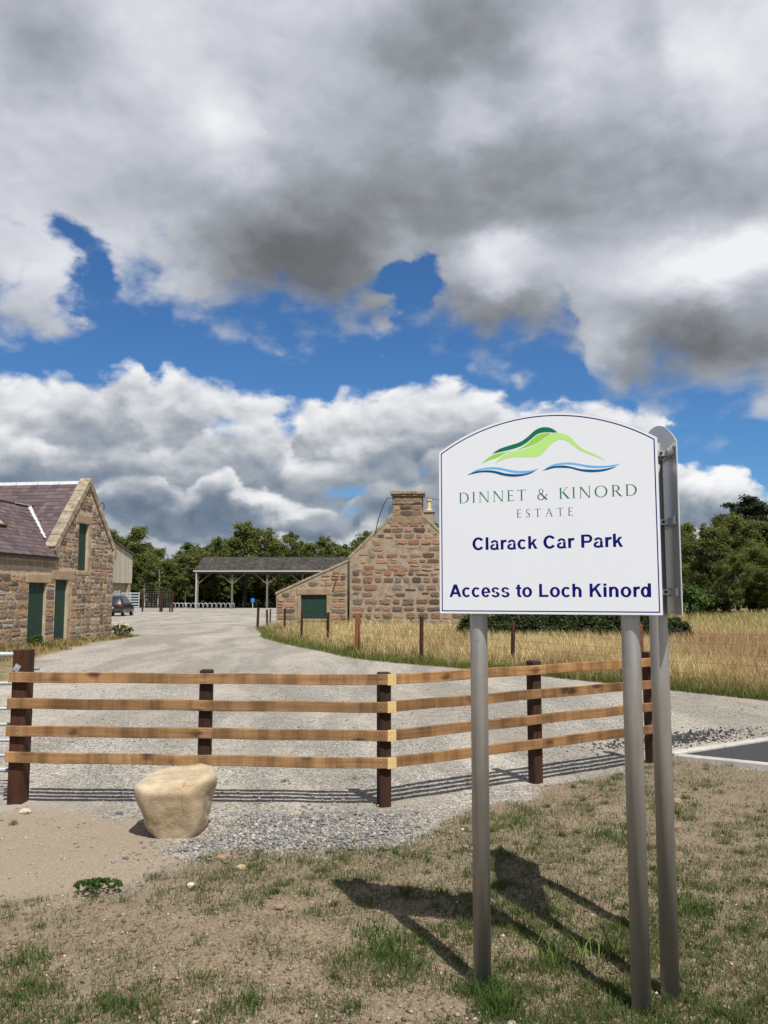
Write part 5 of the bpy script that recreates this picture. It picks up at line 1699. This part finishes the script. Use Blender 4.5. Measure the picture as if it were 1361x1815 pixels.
def build_bushes():
    # dark shrubs across the meadow behind the sign
    spots = [(3.3, 29.6, 1.2), (4.3, 29.4, 1.3), (5.2, 29.2, 1.25), (6.1, 29.0, 1.35), (7.0, 28.9, 1.3), (7.9, 28.7, 1.4), (8.8, 28.5, 1.3), (9.6, 28.4, 1.0)]
    for i, (x, y, h) in enumerate(spots):
        bush('shrub', 'dark green shrub in the hedge beyond the wire fence' if i < 7 else 'rounded shrub at the free end of the hedge', 'shrub', (x, y, 0.05), 0.7, .6, h, 300 + i, (.042, .064, .018), .07, 120, 70, 'shrubs of the dark hedge')
    for i, (x, y, h, w) in enumerate([(20.0, 56, 2.3, 1.5), (22.2, 58, 2.0, 1.5), (24.3, 60, 2.4, 1.6), (27.0, 62, 2.2, 1.6), (29.8, 63, 2.3, 1.6)]):
        bush('shrub', 'bright green shrub at the foot of the trees' if i < 1 else 'low green shrub under the trees above the meadow', 'shrub', (x, y, .45), w, 1.2, h, 330 + i, (.075, .125, .03) if i < 1 else (.06, .085, .025), .14, 90, 60, 'shrubs under the trees')
    bush('weed_clump', 'leafy weeds at the foot of the barn corner', 'weeds', (-10.72, 34.6, 0), .5, .35, .62, 350, (.06, .085, .026), .055, 34, 22)
    bush('weed_clump', 'small green weed on the sandy ground before the boulder', 'weeds', (-1.60, 4.90, .02), .15, .08, .06, 351, (.055, .105, .024), .011, 90, 30)
    bush('weed_clump', 'green weed beside the barn door step', 'weeds', (-11.3, 27.6, 0), .3, .3, .45, 352, (.06, .085, .02), .06, 40, 30)
    # undergrowth that closes the wood
    rng = np.random.default_rng(77)
    n = 700
    px = rng.uniform(150, 860, n); d = np.where(px < 345, rng.uniform(127, 150, n), rng.uniform(136, 158, n))
    cen = np.stack([(px - 680.5) / 1490 * d, d, rng.uniform(.4, 4.6, n)], 1)
    rad = rng.uniform(.9, 1.7, n)
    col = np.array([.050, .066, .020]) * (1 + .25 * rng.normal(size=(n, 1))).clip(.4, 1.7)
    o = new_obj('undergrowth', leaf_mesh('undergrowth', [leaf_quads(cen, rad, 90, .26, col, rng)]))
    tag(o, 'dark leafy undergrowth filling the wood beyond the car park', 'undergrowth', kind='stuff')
build_bushes()

# ---------------------------------------------------------------- grasses
def blades(x, y, z, h, w, lean, col, rng, tip=None):
    """two-part bent blades, 5 vertices each"""
    n = len(x)
    a = rng.random(n) * 6.283
    dx, dy = np.cos(a), np.sin(a)
    b_ = rng.random(n) * 6.283
    lx, ly = np.cos(b_) * lean * h, np.sin(b_) * lean * h
    V = np.empty((n, 5, 3))
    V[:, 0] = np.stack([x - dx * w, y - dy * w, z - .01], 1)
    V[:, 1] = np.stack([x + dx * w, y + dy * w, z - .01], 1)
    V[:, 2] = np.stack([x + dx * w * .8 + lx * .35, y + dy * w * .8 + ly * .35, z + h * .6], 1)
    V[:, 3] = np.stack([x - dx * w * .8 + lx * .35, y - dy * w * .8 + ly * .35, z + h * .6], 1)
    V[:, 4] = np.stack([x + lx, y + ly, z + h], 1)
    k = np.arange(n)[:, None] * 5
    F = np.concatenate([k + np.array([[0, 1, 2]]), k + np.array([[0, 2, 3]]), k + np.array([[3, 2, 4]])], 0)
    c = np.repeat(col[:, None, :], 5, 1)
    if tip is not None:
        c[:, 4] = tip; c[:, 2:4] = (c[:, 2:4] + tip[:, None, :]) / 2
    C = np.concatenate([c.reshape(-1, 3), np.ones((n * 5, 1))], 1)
    return V.reshape(-1, 3), F, C
def thin(x, y, z, h, w, lean, col, rng):
    """one-triangle blades for the short turf"""
    n = len(x)
    a = rng.random(n) * 6.283; b_ = rng.random(n) * 6.283
    V = np.empty((n, 3, 3))
    V[:, 0] = np.stack([x - np.cos(a) * w, y - np.sin(a) * w, z - .004], 1)
    V[:, 1] = np.stack([x + np.cos(a) * w, y + np.sin(a) * w, z - .004], 1)
    V[:, 2] = np.stack([x + np.cos(b_) * lean * h, y + np.sin(b_) * lean * h, z + h], 1)
    F = np.arange(n * 3).reshape(n, 3)
    C = np.concatenate([np.repeat(col, 3, 0), np.ones((n * 3, 1))], 1)
    return V.reshape(-1, 3), F, C
def join_blades(name, parts, label, cat):
    vs, fs, cs = [], [], []; k = 0
    for v, f, c in parts:
        vs.append(v); fs.append(f + k); cs.append(c); k += len(v)
    o = new_obj(name, np_mesh(name, np.concatenate(vs), np.concatenate(fs), {'col': np.concatenate(cs)}, BLADE))
    return tag(o, label, cat, kind='stuff')

def build_meadow():
    rng = np.random.default_rng(5)
    parts = []
    # sample by view angle so that the density follows what can be seen
    n = 330000
    az = rng.uniform(-.22, .56, n); iv = rng.uniform(1 / 62., 1 / 11., n)
    y = 1 / iv; x = y * np.tan(az)
    sd = poly_sd(x, y, EDGE)
    nn = fbm(x, y, .35, 4)
    keep = (sd + (nn - .5) * .5 > -.1) & ~((x > -7.4) & (x < 4.6) & (y > 44.2) & (y < 60))
    x, y, sd, nn = x[keep], y[keep], sd[keep], nn[keep]
    # short green strip beside the gravel, tall straw further in
    tall = sstep(sd + (fbm(x, y, 1.3, 3) - .5) * 1.6, .10, 1.0)
    h = (.05 + .12 * rng.random(len(x))) * (1 - tall) + tall * (.20 + .36 * rng.random(len(x)) ** 1.4) * (.6 + .8 * nn)
    w = np.clip(y * .00036, .0035, .02) * (.7 + .6 * rng.random(len(x)))
    green = np.array([.10, .12, .034]); straw = np.array([.58, .42, .20]); pale = np.array([.70, .58, .37]); red = np.array([.36, .205, .125]); olive = np.array([.30, .27, .10])
    t = rng.random(len(x))[:, None]
    base = straw * t + pale * (1 - t)
    patch = sstep(fbm(x + 90, y, .22, 4), .47, .60)[:, None]
    base = base * (1 - .42 * patch) + olive * .42 * patch
    rd = np.maximum(sstep(x, 5.5, 8.5) * sstep(-y, -36, -25) * sstep(y, 15.0, 18.0) * sstep(fbm(x, y + 50, .3, 4), .32, .50), .6 * sstep(fbm(x + 20, y + 50, .45, 4), .52, .64))[:, None]
    base = base * (1 - .75 * rd) + red * .75 * rd
    far = (sstep(x, 12, 18) * sstep(y, 28, 38))[:, None]
    base = base * (1 - .5 * far) + np.array([.36, .34, .14]) * .5 * far
    g = np.clip(1 - tall + .25 * (rng.random(len(x)) < .25), 0, 1)[:, None]
    root = np.array([.16, .15, .05])
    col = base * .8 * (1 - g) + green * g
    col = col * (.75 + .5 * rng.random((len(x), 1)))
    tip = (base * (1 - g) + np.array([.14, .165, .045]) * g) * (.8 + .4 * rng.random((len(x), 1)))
    z = ground_height(x, y)
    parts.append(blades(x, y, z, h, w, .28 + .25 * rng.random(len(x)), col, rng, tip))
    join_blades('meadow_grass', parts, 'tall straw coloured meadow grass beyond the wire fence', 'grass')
build_meadow()

def build_verge_grass():
    rng = np.random.default_rng(8)
    n = 26000
    x = rng.uniform(-16, -9.6, n); y = rng.uniform(14, 37, n)
    sd = poly_sd(x, y, VERGE) + (fbm(x, y, .8, 4) - .5) * 1.1
    # nothing grows through the barn wall
    lx = (x + 11.7) * math.cos(-YAW) - (y - 30) * math.sin(-YAW)
    k = (sd > .05) & (lx > .03)
    x, y, sd = x[k], y[k], sd[k]
    m = len(x)
    h = (.05 + .16 * rng.random(m)) * (.5 + sstep(sd, 0, 1.2))
    t = sstep(fbm(x, y, .9, 4) + .15 * rng.normal(size=m), .42, .60)[:, None]
    col = np.array([.075, .105, .025]) * t + np.array([.34, .245, .12]) * (1 - t)
    col = col * (.7 + .6 * rng.random((m, 1)))
    join_blades('verge_grass', [blades(x, y, np.zeros(m), h, .008 + .006 * rng.random(m), .5, col, rng)], 'low dry grass along the foot of the barn wall', 'grass')
build_verge_grass()

def build_sprouts():
    """thin new grass coming through the stony soil"""
    rng = np.random.default_rng(12)
    parts = []
    def col_for(n, g):
        a = np.array([.060, .108, .024]); b_ = np.array([.080, .092, .032]); c = np.array([.165, .14, .078])
        u = rng.random(n)
        base = np.where((u < g)[:, None], a, np.where((u < g + (1 - g) * .6)[:, None], b_, c))
        return base * (.65 + .7 * rng.random((n, 1)))
    def density(x, y):
        d = fbm(x, y, .9, 4) * .7 + fbm(x + 30, y, 3.3, 3) * .5
        soil, mead, loose, sand, verge, wood = zones(x, y)
        return sstep(d + sstep(x, -1.5, 1.4) * .14, .46, .76) * soil * (1 - .92 * sand)
    # loose single shoots
    n = 260000
    az = rng.uniform(-.62, .60, n); iv = rng.uniform(1 / 9.2, 1 / 2.7, n)
    y = 1 / iv; x = y * np.tan(az)
    k = rng.random(n) < (.03 + density(x, y) * .60) * (zones(x, y)[0] > .5) * (1 - .8 * zones(x, y)[3])
    x, y = x[k], y[k]; m = len(x)
    parts.append(blades(x, y, ground_height(x, y), .008 + .026 * rng.random(m) ** 1.5, .0009 + .0010 * rng.random(m), .85, col_for(m, .34), rng))
    # tufts
    T = 3600
    az = rng.uniform(-.62, .60, T); iv = rng.uniform(1 / 8.8, 1 / 2.7, T)
    ty = 1 / iv; tx = ty * np.tan(az)
    k = rng.random(T) < (density(tx, ty) * .9 + .02)
    tx, ty = tx[k], ty[k]
    for cx, cy in zip(tx, ty):
        q = int(rng.integers(18, 70)); s = rng.uniform(.012, .06)
        x = cx + rng.normal(size=q) * s; y = cy + rng.normal(size=q) * s
        parts.append(blades(x, y, ground_height(x, y), (.012 + .034 * rng.random(q)), .0010 + .0010 * rng.random(q), .75, col_for(q, .62), rng))
    # matted low turf in patches, dead stems lying in it
    n = 420000
    az = rng.uniform(-.62, .60, n); iv = rng.uniform(1 / 9.2, 1 / 2.7, n)
    y = 1 / iv; x = y * np.tan(az)
    dn = density(x, y)
    dn = np.maximum(dn, .5 * sstep(fbm(x + 11, y, 2.2, 4), .50, .62) * (zones(x, y)[0] > .6)) * sstep(fbm(x + 5, y + 9, 6.5, 3), .30, .62)
    k = rng.random(n) < dn * .85
    x, y = x[k], y[k]; m = len(x)
    parts.append(thin(x, y, ground_height(x, y), .006 + .024 * rng.random(m) ** 1.3, .0009 + .0011 * rng.random(m), .9, col_for(m, .66), rng))
    n = 5000
    az = rng.uniform(-.62, .60, n); iv = rng.uniform(1 / 9.2, 1 / 2.7, n)
    y = 1 / iv; x = y * np.tan(az)
    k = rng.random(n) < .15 + .7 * density(x, y)
    x, y = x[k], y[k]; m = len(x)
    parts.append(thin(x, y, ground_height(x, y) + .004, .006 + .006 * rng.random(m), .0010 + .0006 * rng.random(m), 4.0 + 3 * rng.random(m), np.array([.30, .245, .15]) * (.6 + .6 * rng.random((m, 1))), rng))
    # lush tufts round the foot of the sign post and a few marked spots
    for cx, cy, q, s, hh in ((.43, 3.70, 260, .040, .075), (.47, 3.52, 320, .045, .085), (.02, 4.02, 420, .075, .06), (-.05, 4.25, 260, .06, .05), (1.62, 4.55, 300, .07, .06), (-1.62, 3.92, 200, .07, .05), (-.55, 3.55, 200, .06, .05), (1.55, 5.9, 240, .09, .06), (2.2, 6.6, 260, .1, .06), (.95, 6.2, 240, .09, .05)):
        x = cx + rng.normal(size=q) * s; y = cy + rng.normal(size=q) * s
        parts.append(blades(x, y, ground_height(x, y), hh * (.35 + .75 * rng.random(q)), .0014 + .0012 * rng.random(q), .7, col_for(q, .96), rng))
    join_blades('sparse_grass', parts, 'thin new grass sprouting from the stony soil under the signs', 'grass')
build_sprouts()

def build_weeds():
    rng = np.random.default_rng(15)
    spots = [((.745, 3.90), 34, .21, 'long bladed grass weed between the two front sign posts'), ((1.03, 3.98), 30, .18, 'long bladed grass weed close beside the right front sign post'),
             ((.90, 3.92), 14, .13, 'small grass weed between two larger weeds under the sign'), ((1.16, 3.93), 16, .15, 'grass weed behind the foot of the rear sign posts')]
    for (cx, cy), q, hh, lab in spots:
        x = cx + rng.normal(size=q) * .035; y = cy + rng.normal(size=q) * .03
        col = np.array([.15, .21, .055]) * (.7 + .6 * rng.random((q, 1)))
        v, f, c = blades(x - cx, y - cy, np.zeros(q), hh * (.4 + .75 * rng.random(q)), .0022 + .0016 * rng.random(q), .65, col, rng)
        o = new_obj('grass_weed', np_mesh('grass_weed', v, f, {'col': c}, BLADE))
        o.location = (cx, cy, float(ground_height(np.array([cx]), np.array([cy]))[0]))
        tag(o, lab, 'weed')
build_weeds()

# ---------------------------------------------------------------- loose stones
def pebble_mesh(name, x, y, s, col, rng, sink=.25, small=False):
    g = (1 + 5 ** .5) / 2
    ico = np.array([(-1, g, 0), (1, g, 0), (-1, -g, 0), (1, -g, 0), (0, -1, g), (0, 1, g), (0, -1, -g), (0, 1, -g), (g, 0, -1), (g, 0, 1), (-g, 0, -1), (-g, 0, 1)]) / math.hypot(1, g)
    fc = np.array([(0, 11, 5), (0, 5, 1), (0, 1, 7), (0, 7, 10), (0, 10, 11), (1, 5, 9), (5, 11, 4), (11, 10, 2), (10, 7, 6), (7, 1, 8), (3, 9, 4), (3, 4, 2), (3, 2, 6), (3, 6, 8), (3, 8, 9), (4, 9, 5), (2, 4, 11), (6, 2, 10), (8, 6, 7), (9, 8, 1)])
    if small:      # chips only a pixel or two across
        ico = np.array([(1, 0, 0), (0, 1, 0), (-1, 0, 0), (0, -1, 0), (0, 0, 1), (0, 0, -1)], float) * 1.15
        fc = np.array([(0, 1, 4), (1, 2, 4), (2, 3, 4), (3, 0, 4), (1, 0, 5), (2, 1, 5), (3, 2, 5), (0, 3, 5)])
    n = len(x); k12 = len(ico)
    V = ico[None] * (1 + .30 * rng.normal(size=(n, k12, 1))).clip(.5, 1.6)
    sc = np.stack([1 + .35 * rng.random(n), .75 + .3 * rng.random(n), .5 + .35 * rng.random(n)], 1)
    V = V * sc[:, None, :] * s[:, None, None]
    a = rng.random(n) * 6.283; ca, sa = np.cos(a), np.sin(a)
    tl = rng.normal(size=n) * .35; ct, st = np.cos(tl), np.sin(tl)
    X = V[..., 0]; Y = V[..., 1] * ct[:, None] - V[..., 2] * st[:, None]; Z = V[..., 1] * st[:, None] + V[..., 2] * ct[:, None]
    W = np.stack([X * ca[:, None] - Y * sa[:, None], X * sa[:, None] + Y * ca[:, None], Z], 2)
    W[..., 0] += x[:, None]; W[..., 1] += y[:, None]
    W[..., 2] += (ground_height(x, y) + s * (.55 - sink))[:, None]
    F = (np.arange(n)[:, None, None] * k12 + fc[None]).reshape(-1, 3)
    C = np.concatenate([np.repeat(col, k12, 0), np.ones((n * k12, 1))], 1)
    return np_mesh(name, W.reshape(-1, 3), F, {'col': C}, PEB)
PEB = attr_mat('loose stones', 0.85, 0.25, 0, 0, .25, 120)

def build_stones_loose():
    rng = np.random.default_rng(31)
    pal = np.array([(.195, .193, .19), (.13, .132, .138), (.255, .245, .23), (.32, .30, .265), (.29, .24, .18), (.23, .19, .145), (.16, .152, .145), (.38, .36, .325), (.21, .208, .205), (.18, .178, .175)])
    warm = np.array([(.32, .25, .175), (.27, .205, .14), (.37, .31, .23), (.20, .155, .11), (.42, .37, .295), (.27, .25, .22), (.18, .17, .16)])
    grey = np.array([(.29, .28, .255), (.36, .345, .31), (.22, .215, .20), (.44, .425, .385), (.16, .158, .15), (.33, .30, .25)])
    def pick(p, n):
        return p[rng.integers(0, len(p), n)] * (.8 + .4 * rng.random((n, 1)))
    # the loose heap of quarry gravel before the fence corner
    n = 27000
    x = rng.uniform(-1.75, .75, n); y = rng.uniform(5.3, 7.4, n)
    w = zones(x, y)[2] + .10 * sstep(poly_sd(x, y, LOOSE), -.5, 0)
    k = rng.random(n) < w
    x, y = x[k], y[k]
    s = .004 + .012 * rng.random(len(x)) ** 2.4
    o = new_obj('loose_gravel', pebble_mesh('loose_gravel', x, y, s, pick(pal, len(x)), rng, .15))
    tag(o, 'heap of loose blue grey gravel between the boulder and the fence corner', 'gravel', kind='stuff')
    # car park surface close to us
    n = 26000
    az = rng.uniform(-.52, .52, n); iv = rng.uniform(1 / 17., 1 / 5.2, n)
    y = 1 / iv; x = y * np.tan(az)
    so, me, lo, sa, ve, wo = zones(x, y)
    patch = fbm(x, y, .7, 4)
    k = (so < .3) & (me < .3) & (rng.random(n) < (.25 + .75 * sstep(patch, .38, .62)) * (1 - .7 * sa)) & (poly_sd(x, y, [(2.9, 8.8), (9.2, 12.8), (9.2, 4.8)]) < .05)
    x, y = x[k], y[k]
    s = (.003 + .008 * rng.random(len(x)) ** 2.5) * (1 + .4 * sstep(y, 8, 14))
    o = new_obj('surface_gravel', pebble_mesh('surface_gravel', x, y, s, pick(grey, len(x)), rng, .25, True))
    tag(o, 'grey gravel strewn over the car park behind the rail fence', 'gravel', kind='stuff')
    # crumbs of broken asphalt beside the tip of the lane
    n = 1700
    x = 3.40 + rng.normal(size=n) * .5; y = 9.98 + .5 * (x - 3.40) + rng.normal(size=n) * .20
    s = .004 + .014 * rng.random(n) ** 2.2
    o = new_obj('asphalt_crumbs', pebble_mesh('asphalt_crumbs', x, y, s, np.array([.045, .044, .043]) * (.6 + .9 * rng.random((n, 1))), rng, .2))
    tag(o, 'dark broken asphalt crumbs on the gravel beside the kerb', 'gravel', kind='stuff')
    # stones in the soil
    n = 17000
    az = rng.uniform(-.62, .62, n); iv = rng.uniform(1 / 9., 1 / 2.7, n)
    y = 1 / iv; x = y * np.tan(az)
    so, me, lo, sa, ve, wo = zones(x, y)
    k = (np.maximum(so, sa) > .4) & (rng.random(n) < .9 * (1 - .35 * sa * (1 - so)))
    x, y = x[k], y[k]
    s = .0018 + .0085 * rng.random(len(x)) ** 5
    o = new_obj('soil_stones', pebble_mesh('soil_stones', x, y, s, pick(warm, len(x)), rng, .3, True))
    tag(o, 'small pale stones scattered through the bare soil', 'stones', kind='stuff')
    # clods of earth give the soil its crumbly relief
    n = 26000
    az = rng.uniform(-.62, .62, n); iv = rng.uniform(1 / 8.6, 1 / 2.7, n)
    y = 1 / iv; x = y * np.tan(az)
    so, me, lo, sa, ve, wo = zones(x, y)
    k = (so > .5)
    x, y = x[k], y[k]
    s = .002 + .010 * rng.random(len(x)) ** 3.2
    c = np.array([.155, .118, .080]) * (.7 + .5 * rng.random((len(x), 1)))
    o = new_obj('soil_clods', pebble_mesh('soil_clods', x, y, s, c, rng, .35, True))
    tag(o, 'crumbs of dry brown soil over the verge', 'soil', kind='stuff')
    # single larger stones one can point at
    g = [(-.86, 5.28, .030, (.40, .30, .19), 'flat tan stone in the soil below the gravel heap'), (-1.10, 4.98, .022, (.52, .48, .42), 'small white stone beside the green weed'),
         (-1.02, 5.45, .034, (.26, .17, .11), 'dark brown stone below the foot of the boulder'), (.49, 3.41, .020, (.36, .32, .28), 'rounded grey stone in front of the left sign post'),
         (1.36, 3.52, .016, (.46, .42, .36), 'pale stone beside the foot of the rear sign post'), (-.55, 4.62, .026, (.22, .16, .11), 'brown clod like stone alone in the sparse grass'),
         (2.32, 6.85, .040, (.30, .23, .16), 'tan stone in the verge near the kerb'), (-2.02, 6.62, .022, (.10, .12, .13), 'dark blue grey stone under the lowest rail'),
         (.60, 5.60, .035, (.60, .50, .38), 'bright sandy stone slab flush with the soil behind the sign'), (-2.74, 6.62, .040, (.48, .42, .33), 'pale stone lying against the foot of the gate post')]
    for i, (x, y, s, c, lab) in enumerate(g):
        r2 = np.random.default_rng(500 + i)
        bm = bmesh.new(); bmesh.ops.create_icosphere(bm, subdivisions=2, radius=1.0)
        from mathutils import noise
        for v in bm.verts:
            d = v.co.copy(); v.co = d * (1 + .35 * noise.noise(d * 1.4 + Vector((i * 3.1, 0, 0))) + .12 * noise.noise(d * 4))
            v.co.x *= 1.25; v.co.z *= .62
        me = bpy.data.meshes.new('stone'); bm.to_mesh(me); bm.free()
        at = me.color_attributes.new('col', 'FLOAT_COLOR', 'POINT')
        at.data.foreach_set('color', np.tile(np.array([*c, 1.0], dtype=np.float32), len(me.vertices)))
        me.materials.append(PEB)
        o = new_obj('stone', me)
        o.scale = (s, s, s); o.rotation_euler = (0, 0, i * 1.3)
        o.location = (x, y, float(ground_height(np.array([x]), np.array([y]))[0]) + s * .25)
        tag(o, lab, 'stone')
    rk = bpy.data.objects['boulder'].copy(); COL.objects.link(rk)
    rk.location = (-10.95, 35.4, .25); rk.rotation_euler = (0, .4, 2); rk.scale = (1.1, 1.2, 1.0)
    tag(rk, 'small rock behind the weeds at the barn corner', 'rock')
build_stones_loose()

# ---------------------------------------------------------------- wire fence round the meadow
def build_wire_fence():
    pts = [(-6.8, 45.6, .13, 1.05, 'post_dark'), (-6.2, 45.0, .09, .95, 'post_dark'), (-5.95, 44.2, .08, 1.0, 'post_dark'), (-4.45, 37.9, .085, 1.12, 'post_dark'), (-3.05, 31.4, .085, 1.12, 'post_dark'),
           (-1.86, 28.1, .085, 1.12, 'post_dark'), (-.77, 24.9, .15, 1.16, 'post_rust'), (.95, 21.7, .085, 1.14, 'post_dark'), (3.02, 20.0, .085, 1.08, 'post_dark'), (4.95, 16.4, .10, 1.12, 'post_rust'), (7.3, 13.9, .085, 1.12, 'post_dark'), (10.5, 12.2, .085, 1.12, 'post_dark')]
    t = thing('wire_fence', 'stock wire fence on rusty brown posts around the straw meadow', 'fence', (-.77, 24.9, 0))
    rng = random.Random(2)
    for x, y, w, h, mt in pts:
        m = MB().box(-w / 2, w / 2, -w / 2, w / 2, -.3, h).mesh('post', .008)
        m.transform(Matrix.Rotation(R(90), 4, 'Y'))
        o = new_obj('post', m, M[mt], t)
        o.matrix_local = Matrix.Translation((x + .77, y - 24.9, 0)) @ Matrix.Rotation(rng.uniform(-.03, .03), 4, 'Y') @ Matrix.Rotation(rng.uniform(-.3, .3), 4, 'Z') @ Matrix.Rotation(R(-90), 4, 'Y')
    for z in (.25, .45, .62, .80, .98):
        w = MB()
        w.tube([(x + .77, y - 24.9 - .06, z) for x, y, *_ in pts[2:]], .0035, 4)
        w.build('wire', M['wire'], t)
build_wire_fence()
